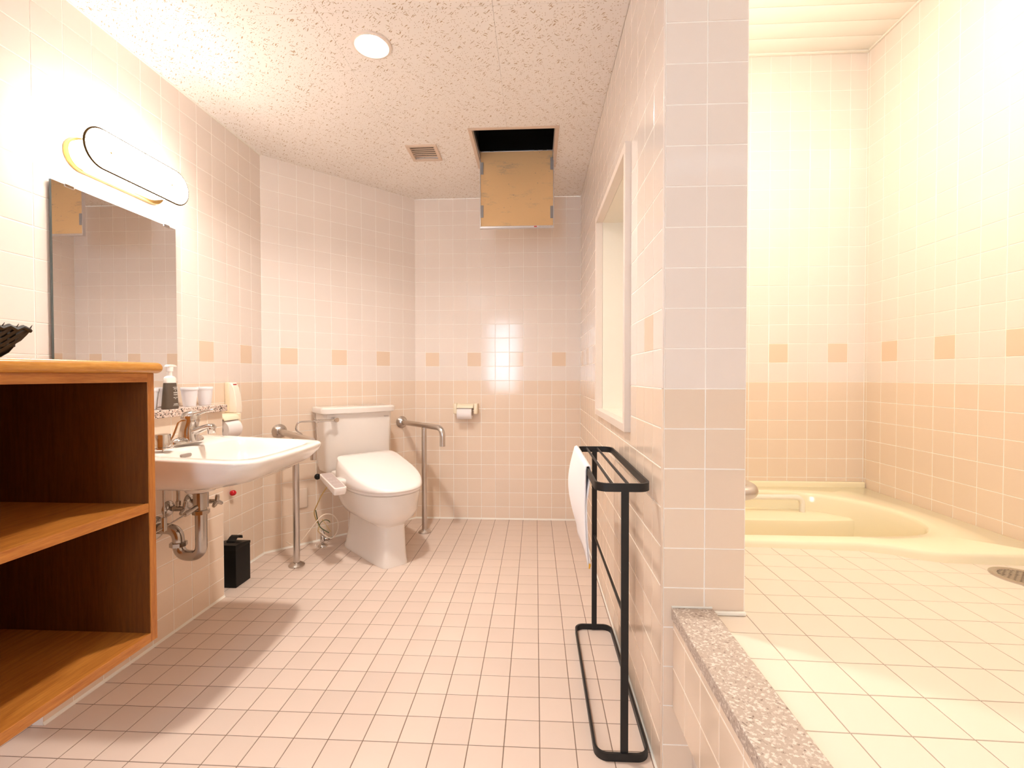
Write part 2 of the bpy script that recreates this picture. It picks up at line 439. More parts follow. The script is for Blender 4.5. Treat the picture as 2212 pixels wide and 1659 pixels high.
# ---------------------------------------------------------------- room dimensions
BAND = .99
H = 2.278                        # wash room ceiling
LX, RX, BY = -1.561, .3163, 3.2547
AA = .7817                       # the corner wall runs at this angle
AD = Vector((math.cos(AA), math.sin(AA), 0)); AN = Vector((AD.y, -AD.x, 0)); AO = Vector((LX, 2.555, 0)); AL = .9932
PY, PX1 = 1.1642, .5205          # partition end face
BRX, BBY, BZ, BH = 1.7026, 2.4752, .427, 2.68
FRONT = -1.35                    # wall behind the photographer
def picker(acc0, accpitch_start):
    """upper, lower and accent colours; acc0 = left edge of an accent tile along u"""
    def f(u, z):
        if z < BAND: return TILE_LO
        if BAND + .1 < z < BAND + .2:
            k = math.floor((u - acc0) / .1 + 1e-4)
            if k % 3 == 0: return TILE_AC
        return TILE_UP
    return f

# wash room walls
tiled('wall_left', (LX, 0, 0), (0, 0, pi / 2), (-.2, 2.555), (0, H), 2.4625, BAND, picker(2.3625 + .0, 0), GROUT, ext=(0, .05),
      hide=lambda x, y: x < 335 and y > 765)
tiled('wall_corner', AO, (0, 0, AA), (0, AL), (0, H), .0955, BAND, picker(.0955, 0), GROUT, ext=(.05, .05))
XB = AO.x + AD.x * AL
tiled('wall_back', (0, BY, 0), (0, 0, .0), (XB - .001, RX), (0, H), -.7845, BAND, picker(-.7845, 0), GROUT, ext=(.05, .05))
NI = (1.575, 2.275, .862, 1.768)        # the niche opening in the partition: y0, y1, z0, z1
tiled('wall_right', (RX, 0, 0), (0, 0, -pi / 2), (-BY, -PY), (0, H), -1.458, BAND, picker(-1.358, 0), GROUT, ext=(.05, -.012),
      cut=[(-NI[1], -NI[0], NI[2], NI[3])], slab_holes=[(-NI[1] - .0185, -NI[0] + .0185, NI[2] - .0185, NI[3] + .0185)], thick=.09)
tiled('wall_pillar', (0, PY, 0), (0, 0, 0), (RX + .0045, PX1), (0, BH), .4221, BAND, picker(9.0, 0) if False else (lambda u, z: TILE_LO if z < BAND else TILE_UP), GROUT, thick=.02)
for a, b, m in ((.0, BAND, TILE_LO), (BAND, BH, TILE_UP)):
    bm = BM(); box(bm, (RX + .0003, PY - .0002, a), (RX + .0052, PY + .012, b), .0024, 3); struct(obj('trim_5', bm, m, smooth=40))
# the partition's core and its bath side
bm = BM(); box(bm, (RX + .09, PY + .02, 0), (PX1 - .002, BY, BH)); struct(obj('wall_partition', bm, PLASTER))
bm = BM(); box(bm, (RX + .002, PY + .02, H + .02), (RX + .09, BY, BH)); struct(obj('wall_partition_top', bm, PLASTER))
# plain walls behind and beside the photographer
bm = BM(); box(bm, (LX - .06, FRONT, 0), (LX, -.2, H)); struct(obj('wall_left_front', bm, PLASTER))
WN = (-.82, -.28, .78, 1.95)
bm = BM()
for r in rect_minus((LX - .06, BRX + .06, 0, BH), WN): box(bm, (r[0], FRONT - .12, r[2]), (r[1], FRONT, r[3]))
struct(obj('wall_front', bm, PLASTER))
bm = BM()
for a, b, c, d in ((WN[0], WN[0] + .03, WN[2], WN[3]), (WN[1] - .03, WN[1], WN[2], WN[3]), (WN[0], WN[1], WN[2], WN[2] + .03), (WN[0], WN[1], WN[3] - .03, WN[3]),
                   (WN[0], WN[1], 1.63, 1.67)):
    box(bm, (a, FRONT - .08, c), (b, FRONT - .04, d))
struct(obj('window_2', bm, PLASTIC_W))
# bath walls
tiled('wall_bath_back', (0, BBY, 0), (0, 0, 0), (PX1, BRX), (.40, BH), 1.1188, BAND, picker(1.2188, 0), GROUT, ext=(0, .05))
tiled('wall_bath_right', (BRX, 0, 0), (0, 0, -pi / 2), (-BBY, .3), (.30, BH), -2.359, BAND, picker(-2.359, 0), GROUT, ext=(.05, 0))
bm = BM(); box(bm, (BRX, FRONT, 0), (BRX + .06, -.3, BH)); struct(obj('wall_bath_right_front', bm, PLASTER))

# floors
FP = .09915
def floor_pick(u, z): return FLOOR_T
fl = tiled('floor', (0, 0, 0), (-pi / 2, 0, 0), (LX, RX + .12), (FRONT, BY), .0122, 1.943, floor_pick, FLOOR_G, pitch=FP, thick=.08, tilt=.0012, joint=.0024,
           hide=lambda x, y: x < 330 and y < 1390)
bfl = tiled('floor_bath', (.44, 0, BZ), (-pi / 2, .017, 0), (0, BRX - .44), (FRONT, 1.66), .625 - .44, .7854, lambda u, z: BFLOOR_T, BFLOOR_G, pitch=.0992, thick=.06, tilt=.0012, joint=.0022)
# kerb between wash room and bath: overhanging tiled riser with a granite coping
KX = .345
tiled('wall_kerb', (KX, 0, 0), (0, 0, -pi / 2), (-PY + .001, 1.2), (.184, .411), -1.0724, .0885, lambda u, z: TILE_LO, GROUT, thick=.09)
bm = BM(); box(bm, (KX + .05, FRONT, .002), (KX + .09, PY - .001, .19)); struct(obj('wall_kerb_recess', bm, PLASTER))
bm = BM(); box(bm, (KX - .004, FRONT, .411), (KX + .098, PY - .0015, .441), .0025); struct(obj('trim_1', bm, GRANITE_K))
bm = BM(); box(bm, (KX + .098, PY - .010, BZ), (PX1 + .001, PY - .001, BZ + .010), .003)
box(bm, (KX - .004, PY - .004, .441), (KX + .096, PY - .0005, .4455), .001); struct(obj('trim_2', bm, SILICONE))

# tiled ledge wall under the mirror, with granite shelf
GX, GY0, GY1 = -1.44, 1.2575, 2.045
tiled('wall_ledge', (GX, 0, 0), (0, 0, pi / 2), (GY0, GY1), (0, .8625), 1.9475, BAND, lambda u, z: TILE_LO, GROUT, thick=.10)
bm = BM(); box(bm, (LX, GY0, 0), (GX - .10 + .0, GY1 - .001, .8625)); box(bm, (LX, GY1 - .006, 0), (GX - .0015, GY1 - .0005, .8625)); box(bm, (LX, GY0 + .0005, 0), (GX - .0015, GY0 + .006, .8625))
struct(obj('wall_ledge_core', bm, TILE_LO))
bm = BM(); box(bm, (LX + .001, GY0 - .01, .8625), (GX + .02, GY1 + .006, .8925), .002)
tag(obj('granite_shelf', bm, GRANITE_S), 'narrow speckled granite shelf slab on the tiled ledge below the mirror', 'shelf')
# white cove sealant where the walls meet the floor
def cove(pts, r, up, name='baseboard_1'):
    bm = BM(); rings = []
    for p in pts: rings.append(p)
    return bm
bm = BM()
def cove_strip(bm, a, b, n, h=.008, w=.008):
    a, b, n = Vector(a), Vector(b), Vector(n); z = Vector((0, 0, 1))
    loft(bm, [[p + z * .0002, p + n * w + z * .0002, p + n * w * .35 + z * h * .35, p + z * h] for p in (a, b)])
cove_strip(bm, (GX, GY0, 0), (GX, GY1, 0), (1, 0, 0), .009, .006)
cove_strip(bm, (LX, GY1, 0), (LX, 2.555, 0), (1, 0, 0), .010, .008)
struct(obj('baseboard_left', bm, SILICONE))
bm = BM(); cove_strip(bm, AO, AO + AD * AL, AN, .010, .008); struct(obj('baseboard_corner', bm, SILICONE))
bm = BM(); cove_strip(bm, (XB, BY, 0), (RX, BY, 0), (0, -1, 0), .010, .008); struct(obj('baseboard_back', bm, SILICONE))
bm = BM(); cove_strip(bm, (RX, BY, 0), (RX, PY, 0), (-1, 0, 0), .006, .004); struct(obj('baseboard_right', bm, SILICONE))

# ---------------------------------------------------------------- ceilings
DL = (-.620 - .0602, -.620 + .0602, 1.738 - .0602, 1.738 + .0602)
HATCH = (-.342, .119, 2.339, 2.787)      # x0 x1 y0 y1
VENT = (-.692, -.556, 2.506, 2.654)
bm = BM()
for r in rect_minus_list((LX - .05, RX + .10, FRONT - .05, BY + .05), [HATCH, VENT, DL]): box(bm, (r[0], r[2], H + .010), (r[1], r[3], H + .05))
ceil = struct(obj('ceiling', bm, CEIL_B))
bm = BM()
hx0, hx1, hy0, hy1 = HATCH
for a, b in (((hx0 - .02, hy0 - .02, H + .011), (hx0, hy1 + .02, H + .55)), ((hx1, hy0 - .02, H + .011), (hx1 + .02, hy1 + .02, H + .55)),
             ((hx0, hy0 - .02, H + .011), (hx1, hy0, H + .55)), ((hx0, hy1, H + .011), (hx1, hy1 + .02, H + .55)),
             ((hx0 - .02, hy0 - .02, H + .55), (hx1 + .02, hy1 + .02, H + .57))): box(bm, a, b)
vx0, vx1, vy0, vy1 = VENT
for a, b in (((vx0 - .01, vy0 - .01, H + .011), (vx0, vy1 + .01, H + .10)), ((vx1, vy0 - .01, H + .011), (vx1 + .01, vy1 + .01, H + .10)),
             ((vx0, vy0 - .01, H + .011), (vx1, vy0, H + .10)), ((vx0, vy1, H + .011), (vx1, vy1 + .01, H + .10)), ((vx0 - .01, vy0 - .01, H + .10), (vx1 + .01, vy1 + .01, H + .11))): box(bm, a, b)
obj('void_lining', bm, DARK, ceil)
xs = [LX] + [x for x in (-.145 - 1.212, -.145 - .606, -.145) if x > LX + .02] + [RX]
ys = []
y = 1.577 - .3005 * 9
while y < BY + .02: ys.append(y); y += .3005
ys = [FRONT] + [q for q in ys if FRONT + .05 < q < BY - .02] + [BY]
for i in range(len(xs) - 1):
    for j in range(len(ys) - 1):
        bm = BM(); g = .0004
        for r in rect_minus_list((xs[i] + g, xs[i + 1] - g, ys[j] + g, ys[j + 1] - g), [HATCH, VENT, DL]): box(bm, (r[0], r[2], H), (r[1], r[3], H + .0105))
        obj('board', bm, CEIL, ceil)
# cornice bead along the wash room walls
bm = BM()
tube(bm, [(LX + .002, -.2, H - .001), (LX + .002, 2.555, H - .001)], .004, 6); struct(obj('trim_3', bm, SILICONE))
# bath ceiling planks
bm = BM(); box(bm, (KX + .1, FRONT, BH + .012), (BRX + .05, BBY + .05, BH + .05)); bce = struct(obj('ceiling_bath', bm, BCEIL))
yj = [2.457 - .1 * k for k in range(26)]
for k in range(25):
    bm = BM(); box(bm, (KX + .1, yj[k + 1] + .0006, BH), (BRX - .006, yj[k] - .0006, BH + .013), .004, 2); obj('plank', bm, BCEIL, bce, 40)
bm = BM(); box(bm, (PX1, 2.457, BH - .006), (BRX, BBY - .0005, BH + .012), .003); box(bm, (BRX - .012, -.1, BH - .006), (BRX - .0005, 2.457, BH + .012), .003)
struct(obj('trim_4', bm, BCEIL, smooth=40))
# header between the two ceilings
bm = BM(); box(bm, (KX + .04, FRONT, H), (KX + .1, PY - .001, BH + .02)); struct(obj('wall_header', bm, PLASTER))

# ---------------------------------------------------------------- niche in the partition (boxed window)
bm = BM(); y0, y1, z0, z1 = NI; xi = RX + .185
box(bm, (xi, y0 - .02, z0 - .02), (xi + .01, y1 + .02, z1 + .02))
box(bm, (RX + .0125, y0 - .018, z0 - .018), (xi, y0, z1 + .018)); box(bm, (RX + .0125, y1, z0 - .018), (xi, y1 + .018, z1 + .018))
box(bm, (RX + .0125, y0, z1), (xi, y1, z1 + .018)); box(bm, (RX + .0125, y0, z0 - .018), (xi, y1, z0))
win = struct(obj('window_1', bm, CREAM_PAINT))
bm = BM(); q = .021
for a, b in (((RX - q, y0 - .028, z0 - .028), (RX + .012, y0, z1 + .028)), ((RX - q, y1, z0 - .028), (RX + .012, y1 + .028, z1 + .028)),
             ((RX - q, y0, z1), (RX + .012, y1, z1 + .028)), ((RX - q, y0, z0 - .028), (RX + .012, y1, z0))): box(bm, a, b, .0015)
obj('window_frame', bm, FRAME_PAINT, win)
# cut the core of the partition where the niche is (rebuild as pieces)
core = bpy.data.objects['wall_partition']; bm = BM()
for r in rect_minus((PY + .02, BY, 0, BH), (y0 - .022, y1 + .022, z0 - .022, z1 + .022)): box(bm, (RX + .09, r[0], r[2]), (PX1 - .002, r[1], r[3]))
bm.to_mesh(core.data); bm.free()

# ---------------------------------------------------------------- ceiling fittings
t = thing('access_hatch', 'open square ceiling access hatch with its tan board panel hanging down', 'hatch', ((hx0 + hx1) / 2, (hy0 + hy1) / 2, H))
def rel(o, p): return tuple(Vector(p) - o.location)
def lbox(bm, o, a, b, bev=0, seg=2): box(bm, rel(o, a), rel(o, b), bev, seg)
bm = BM(); f = .017
for a, b in (((hx0 - .002, hy0 - .002, H - .004), (hx1 + .002, hy0 + f, H + .012)), ((hx0 - .002, hy1 - f, H - .004), (hx1 + .002, hy1 + .002, H + .012)),
             ((hx0 - .002, hy0 + f, H - .004), (hx0 + f, hy1 - f, H + .012)), ((hx1 - f, hy0 + f, H - .004), (hx1 + .002, hy1 - f, H + .012))): lbox(bm, t, a, b, .001)
obj('frame', bm, FITTING, t)
for x in (hx0 + f, hx1 - f - .004):
    bm = BM(); lbox(bm, t, (x, hy0 + f, H + .012), (x + .004, hy1 - f, H + .045)); obj('inner_rail', bm, ALU, t)
dy, dx0, dx1, dz0, dz1 = 2.70, -.325, .1075, 1.886, 2.336
bm = BM(); lbox(bm, t, (dx0 + .004, dy + .001, dz0 + .012), (dx1 - .004, dy + .012, dz1 - .004)); pan = obj('panel', bm, board_mat('tan_board'), t)
bm = BM()
lbox(bm, t, (dx0, dy - .004, dz0), (dx1, dy + .016, dz0 + .012), .001); lbox(bm, t, (dx0, dy - .002, dz1 - .006), (dx1, dy + .016, dz1), .001)
lbox(bm, t, (dx0, dy - .003, dz0 + .012), (dx0 + .005, dy + .016, dz1 - .006), .001); lbox(bm, t, (dx1 - .005, dy - .003, dz0 + .012), (dx1, dy + .016, dz1 - .006), .001)
pf = obj('panel_frame', bm, ALU, t)
for x, z in ((dx0 + .004, 2.235), (dx0 + .004, 1.985), (dx1 - .021, 2.255), (dx1 - .021, 1.975)):
    bm = BM(); lbox(bm, t, (x, dy - .0045, z - .035), (x + .017, dy + .0012, z + .035), .001); obj('clip', bm, GREY_P, t)
for x in (-.255, .005, .055):
    bm = BM(); lbox(bm, t, (x - .012, dy - .008, dz1 - .004), (x + .012, dy + .004, dz1 + .004), .001); obj('hinge', bm, BLACK_P, t)
bm = BM(); lbox(bm, t, (-.008, dy - .0043, dz0 + .003), (.009, dy - .0038, dz0 + .0095)); obj('sticker', bm, PRINT_R, pf)
text('lettering', 'MACHINE HATCH 450', .008, PRINT_D, pf, rel(t, (.057, dy - .0042, dz0 + .0035)), (pi / 2, 0, 0))

t = thing('ceiling_vent', 'small square beige louvred vent in the ceiling left of the hatch', 'vent', ((vx0 + vx1) / 2, (vy0 + vy1) / 2, H))
bm = BM()
for a, b in (((vx0 - .017, vy0 - .017, H - .007), (vx1 + .017, vy0 + .002, H + .004)), ((vx0 - .017, vy1 - .002, H - .007), (vx1 + .017, vy1 + .017, H + .004)),
             ((vx0 - .017, vy0 + .002, H - .007), (vx0 + .002, vy1 - .002, H + .004)), ((vx1 - .002, vy0 + .002, H - .007), (vx1 + .017, vy1 - .002, H + .004))): lbox(bm, t, a, b, .002)
obj('frame', bm, FITTING, t)
for k in range(6):
    bm = BM(); y = -.056 + .022 * k
    box(bm, (-.070, -.0072, -.0008), (.070, .0072, .0008), 0, 1, Matrix.Translation((0, y, .004)) @ Matrix.Rotation(math.radians(6), 4, 'X')); obj('slat', bm, FITTING, t)
bm = BM(); box(bm, (-.07, -.076, .022), (.07, .076, .024)); obj('back_plate', bm, DARK, t)

t = thing('downlight', 'round lit recessed downlight in the ceiling', 'light', (-.620, 1.738, H))
bm = BM(); lathe_ring(bm, [(.0565, .034), (.0555, .0005), (.0575, -.004), (.064, -.007), (.073, -.004), (.0755, .0005), (.0755, .0014), (.0600, .0014), (.0600, .034)], 40); obj('trim_ring', bm, FRAME_PAINT, t, 40)
bm = BM(); lathe_ring(bm, [(.0615, .0012), (.0858, .0012), (.0858, .009), (.0615, .009)], 40); obj('housing', bm, CEIL, t, 40)
bm = BM(); lathe(bm, [(.0600, .033), (.0565, .0315), (.03, .030), (.002, .0296)], 32); obj('diffuser', bm, DOWN, t, 60)
t = thing('ceiling_sensor', 'small unlit round ceiling fitting with fins, at the top edge of the photo', 'sensor', (-.585, 1.462, H))
bm = BM(); lathe_ring(bm, [(.030, .004), (.030, -.006), (.036, -.008), (.050, -.004), (.052, .001), (.052, .004)], 32); obj('trim_ring', bm, PLASTIC_C, t, 40)
bm = BM(); lathe(bm, [(.030, .003), (.029, -.002), (.002, -.002)], 24); obj('lens', bm, PRINT_D, t, 40)
for k in range(6):
    bm = BM(); a = pi * k / 6; box(bm, (-.029, -.0012, -.007), (.029, .0012, -.002), 0, 1, Matrix.Rotation(a, 4, 'Z')); obj('fin', bm, PLASTIC_C, t)

# ---------------------------------------------------------------- vanity lamp and mirror
LZ = 1.776
t = thing('wall_lamp', 'glowing oval wall lamp with thin gold rim above the mirror', 'lamp', (LX, 1.626, LZ))
def cap_slab(bm, o, x0, x1, cy, half, rad, bev=0):
    prism(bm, capsule(cy - o.location.y, 0, half, rad), x0 - o.location.x, x1 - o.location.x, 'x', bev)
bm = BM(); cap_slab(bm, t, LX + .0005, LX + .022, 1.652, .142, .056, .003); obj('back_plate', bm, GOLD, t, 40)
bm = BM(); cap_slab(bm, t, LX + .020, LX + .105, 1.640, .135, .046, .006); obj('diffuser', bm, GLOW, t, 40)
bm = BM(); cap_slab(bm, t, -1.440, -1.432, 1.626, .155, .063, .002); fp = obj('front_panel', bm, GLOW_F, t, 40)
bm = BM(); tube(bm, [(-1.436 - LX, a - 1.626, b) for a, b in capsule(1.626, 0, .155, .0645, 18)], .0034, 8, closed=True); obj('rim', bm, RIM, t, 60)
for y in (1.496, 1.756):
    bm = BM(); lathe(bm, [(.0035, 0), (.0035, .002), (.001, .0035)], 12, Matrix.Translation((-1.432 - LX, y - 1.626, 0)) @ Matrix.Rotation(pi / 2, 4, 'Y')); obj('screw', bm, GOLD, t, 40)
    bm = BM(); tube(bm, [(.09, y - 1.626 - .02, 0), (.121, y - 1.626 - .02, 0)], .003, 8); obj('stem', bm, GOLD, t, 60)

t = thing('wall_mirror', 'frameless rectangular mirror on the left wall under the lit lamp', 'mirror', (LX, 1.661, .895))
bm = BM(); box(bm, (.0055, -.2555, .0), (.0125, .2555, .76)); obj('edge', bm, MIRROR_E, t)
bm = BM(); box(bm, (.0122, -.2547, .0008), (.0131, .2547, .7592)); obj('glass', bm, MIRROR, t)
for y in (-.198, .205):
    bm = BM(); box(bm, (.0005, y - .016, .752), (.016, y + .016, .764), .002); obj('clip', bm, CHROME, t)
bm = BM(); box(bm, (.0, -.21, .1), (.0055, .21, .66)); obj('backing', bm, MIRROR_E, t)

# ---------------------------------------------------------------- open oak cabinet
CX, CY1, CZ0, CZ1, CY0 = -1.03, 1.1925, .309, 1.030, .72
t = thing('wall_cabinet', 'open oak wall cabinet with a middle shelf and rounded top, left of the basin', 'cabinet', ((LX + CX) / 2, (CY0 + CY1) / 2, CZ0))
def cb(name, a, b, m, bev=.0008, sm=None): bm = BM(); lbox(bm, t, a, b, bev); return obj(name, bm, m, t, sm)
cb('side_panel', (LX + .001, CY1 - .0205, CZ0), (CX, CY1, CZ1), WOODZ); cb('side_panel', (LX + .001, CY0, CZ0), (CX, CY0 + .0205, CZ1), WOODZ)
cb('shade_skin', (LX + .010, CY1 - .0222, CZ0 + .0245), (CX - .002, CY1 - .0206, CZ1 - .0002), WOOD_SHADE, 0); cb('shade_skin', (LX + .0101, CY0 + .0222, CZ0 + .0245), (LX + .0118, CY1 - .0222, CZ1 - .0002), WOOD_SHADE, 0)  # thin dark skins that paint the shade inside the cabinet
cb('bottom_panel', (LX + .001, CY0 + .0205, CZ0), (CX, CY1 - .0205, CZ0 + .024), WOODX)
cb('back_panel', (LX + .001, CY0 + .0205, CZ0 + .024), (LX + .010, CY1 - .0205, CZ1), WOODZ)
cb('top_rail', (CX - .021, CY0 + .0205, CZ1 - .0235), (CX, CY1 - .0205, CZ1), WOODX)
cb('shelf', (LX + .012, CY0 + .0205, .661), (CX - .011, CY1 - .0223, .682), WOODX)
cb('shelf_lip', (CX - .0095, CY0 + .0205, .6595), (CX, CY1 - .0223, .6832), WOODX)
bm = BM()
pr = []
r = .0145; zc = CZ1 + r
for k in range(11): a = -pi / 2 + pi * k / 10; pr.append((CX + .0035 + r * math.cos(a), zc + r * math.sin(a)))
prof = [(LX + .001, zc - r)] + pr + [(LX + .001, zc + r)]
ye = CY1 + .0035
rings = [[Vector((x, CY0 - .01, z)) for x, z in prof], [Vector((x, ye, z)) for x, z in prof]]
for k in range(1, 9):       # bullnose on the end too
    a = pi / 2 * k / 8; s = math.cos(a); rings.append([Vector((min(x, CX + .0035 + (x - CX - .0035) * (1 if x < CX else s)), ye + r * math.sin(a), zc + (z - zc) * max(s, .02))) for x, z in prof])
loft(bm, [[p - t.location for p in q] for q in rings]); obj('top', bm, WOODN, t, 50)

# black woven basket standing on the cabinet
BK = (-1.27, .858, CZ1 + 2 * r)
t = thing('woven_basket', 'black woven basket tray standing on the oak cabinet top', 'basket', BK)
hw0, hl0, hw1, hl1, hh = .085, .095, .115, .138, .068
def bk(s, tt):       # perimeter position s in 0..4, height 0..1
    w = hw0 + (hw1 - hw0) * tt ** .75; l = hl0 + (hl1 - hl0) * tt ** .75; k = int(s) % 4; f = s - int(s)
    P = [(-w, -l), (w, -l), (w, l), (-w, l)]; a = P[k]; b = P[(k + 1) % 4]
    return Vector((a[0] + (b[0] - a[0]) * f, a[1] + (b[1] - a[1]) * f, .003 + hh * tt))
for side in range(4):
    n = 16 if side % 2 else 11
    for k in range(n):
        for d in (1, -1):
            bm = BM(); f0 = (k + .5) / n; pts = []
            for q in range(6):
                tt = q / 5; f = min(max(f0 + d * .085 * (tt - .5) * 2, 0.01), .99); p = bk(side + f, tt)
                out = Vector(((0, -1), (1, 0), (0, 1), (-1, 0))[side] + (0,)); pts.append(p + out * (.0022 * d))
            rings = []
            al = Vector(((1, 0), (0, 1), (-1, 0), (0, -1))[side] + (0,))
            for p in pts: rings.append([p - al * .0052 - out * .0008, p + al * .0052 - out * .0008, p + al * .0052 + out * .0008, p - al * .0052 + out * .0008])
            loft(bm, rings); obj('strip', bm, BASKET, t)
for tt in (.42,):
    bm = BM(); tube(bm, [bk(s * .25, tt) for s in range(16)], .003, 6, closed=True); obj('weaver', bm, BASKET, t, 60)
bm = BM(); pts = []
for s in range(80):
    p = bk(s / 20, 1.0); p.z += .0035 * (1 if s % 2 else -1); pts.append(p)
tube(bm, pts, .0052, 6, closed=True)
for s in range(0, 80, 2):
    p = bk(s / 20, 1.0); tube(bm, [p, p + Vector((0, .006, .010))], [.002, .0004], 5)
obj('rim', bm, BASKET, t, 60)
bm = BM(); box(bm, (-hw0, -hl0, .0), (hw0, hl0, .005), .001); obj('base', bm, BASKET, t)

# ---------------------------------------------------------------- washbasin
BYc = 1.650
t = thing('washbasin', 'wall-hung white porcelain washbasin with chrome trap under the mirror', 'washbasin', (GX, BYc, .62))
def sm(a, b, x): q = min(max((x - a) / (b - a), 0), 1); return q * q * (3 - 2 * q)
def outline(x0, x1, y0, y1, rf, rb, n=9, bow=.0):
    arcs = []
    for cx, cy, a0, rr in ((x1 - rf, y0 + rf, -pi / 2, rf), (x1 - rf, y1 - rf, 0, rf), (x0 + rb, y1 - rb, pi / 2, rb), (x0 + rb, y0 + rb, pi, rb)):
        arcs.append([[cx + rr * math.cos(a0 + pi / 2 * k / (n - 1)), cy + rr * math.sin(a0 + pi / 2 * k / (n - 1))] for k in range(n)])
    out = []
    for i in range(4):          # points along the straight edges too, so that lofts deform well
        a, b = arcs[i][-1], arcs[(i + 1) % 4][0]; out += arcs[i]
        out += [[a[0] + (b[0] - a[0]) * k / 7, a[1] + (b[1] - a[1]) * k / 7] for k in range(1, 7)]
    return out
def bring(x0, x1, y0, y1, rf, rb, zf, bowf=0.0):
    o = outline(x0, x1, y0, y1, rf, rb); r_ = []
    for x, y in o:
        f = (y - BYc) / .27; bx = bowf * max(0, 1 - f * f) * sm(x0 + .2, x1, x)
        z = zf(x) if callable(zf) else zf
        r_.append(Vector((x + bx - GX, y - BYc, z - .62)))
    return r_
def rimz(x): return .750 + .020 * min(1, max(0, (-.905 - x) / .50))
X0, X1, Y0, Y1 = GX + .0005, -.905, 1.380, 1.917
R = [bring(X0, -1.10, 1.52, 1.78, .10, .02, .628),
     bring(X0, -1.06, 1.47, 1.83, .12, .02, .640, .02),
     bring(X0, -.985, 1.420, 1.880, .11, .02, .662, .02),
     bring(X0, -.930, 1.395, 1.905, .09, .02, .692, .02),
     bring(X0, X1 + .004, Y0 + .001, Y1 - .001, .075, .015, .724, .02),
     bring(X0, X1 + .010, Y0, Y1, .07, .015, lambda x: rimz(x) - .008, .02),
     bring(X0, X1 + .007, Y0 + .002, Y1 - .002, .07, .015, lambda x: rimz(x) - .002, .02),
     bring(X0, X1, Y0 + .008, Y1 - .008, .065, .012, rimz, .02),
     bring(X0 + .19, X1 - .030, Y0 + .045, Y1 - .045, .075, .03, rimz, .02),
     bring(X0 + .196, X1 - .036, Y0 + .051, Y1 - .051, .075, .03, lambda x: rimz(x) - .004, .02),
     bring(X0 + .205, X1 - .050, Y0 + .062, Y1 - .062, .08, .035, .722, .02),
     bring(X0 + .215, X1 - .085, Y0 + .090, Y1 - .090, .09, .05, .682, .015),
     bring(X0 + .225, X1 - .15, Y0 + .14, Y1 - .14, .08, .06, .658, .01),
     bring(-1.295, -1.225, BYc - .034, BYc + .034, .033, .033, .650)]
bm = BM(); loft(bm, R); obj('bowl', bm, PORC, t, 55)
bm = BM(); lathe(bm, [(.030, -.032), (.048, -.028), (.066, .0), (.075, .03)], 32, Matrix.Translation((-1.258 - GX, .012, .0))); obj('drain_boss', bm, PORC, t, 60)
bm = BM()       # overflow slot in the back of the bowl
prism(bm, capsule(1.562 - BYc, .742 - .62, .016, .0065), X0 + .199 - GX, X0 + .2085 - GX, 'x'); obj('overflow_slot', bm, PRINT_D, t)
bm = BM(); lathe(bm, [(.021, .0315), (.024, .033), (.018, .0345), (.002, .034)], 24, Matrix.Translation((-1.26 - GX, 0, 0))); obj('plug', bm, CHROME, t, 40)
# chrome trap below
TX, TY = -1.258, 1.662
bm = BM()
tube(bm, fillet([(TX - GX, TY - BYc, -.03), (TX - GX, TY - BYc, .345 - .62), (TX - .090 - GX, TY - BYc, .345 - .62), (TX - .090 - GX, TY - BYc, .445 - .62), (.001, TY - BYc, .445 - .62)], [.048, .048, .045], 10), .0198, 20)
trap = obj('trap_pipe', bm, PIPE, t, 60)
for z, dx, rr in ((.595, 0, .028), (.512, 0, .029), (.388, -.090, .029)):
    bm = BM(); lathe(bm, [(.0198, -.009), (rr, -.007), (rr, .007), (.0198, .009)], 8 if z < .55 else 24, Matrix.Translation((TX + dx - GX, TY - BYc, z - .62))); obj('slip_nut', bm, PIPE, trap, 30)
bm = BM(); lathe(bm, [(.0255, 0), (.0255, .055)], 24, Matrix.Translation((TX - GX, TY - BYc, .530 - .62))); obj('tailpiece', bm, PIPE, trap, 40)
bm = BM(); lathe(bm, [(.045, 0), (.040, .008), (.022, .014)], 28, Matrix.Translation((.0, TY - BYc, .445 - .62)) @ Matrix.Rotation(pi / 2, 4, 'Y')); obj('escutcheon', bm, PIPE, trap, 40)
bm = BM(); box(bm, (.0186, -.005, -.018), (.0192, .005, .018), 0, 1, Matrix.Translation((TX - GX, TY - BYc, .425 - .62)) @ Matrix.Rotation(-1.0, 4, 'Z')); obj('sticker', bm, PLASTIC_W, trap)
bm = BM(); box(bm, (.0190, -.001, -.011), (.0195, .001, .009), 0, 1, Matrix.Translation((TX - GX, TY - BYc, .425 - .62)) @ Matrix.Rotation(-1.0, 4, 'Z')); obj('print_mark', bm, BLACK_P, trap)
def lever_knob(name, c, par):
    bm = BM(); lathe(bm, [(.007, 0), (.009, .006), (.006, .012)], 16, Matrix.Translation(c) @ Matrix.Rotation(pi / 2, 4, 'Y'))
    for k in range(3):
        a = pi / 2 + k * 2 * pi / 3; tube(bm, [Vector(c) + Vector((.004, 0, 0)), Vector(c) + Vector((.006, .018 * math.cos(a), .018 * math.sin(a))), Vector(c) + Vector((.007, .029 * math.cos(a), .029 * math.sin(a)))], [.008, .0085, .0065], 10)
    return obj(name, bm, PIPE, par, 60)
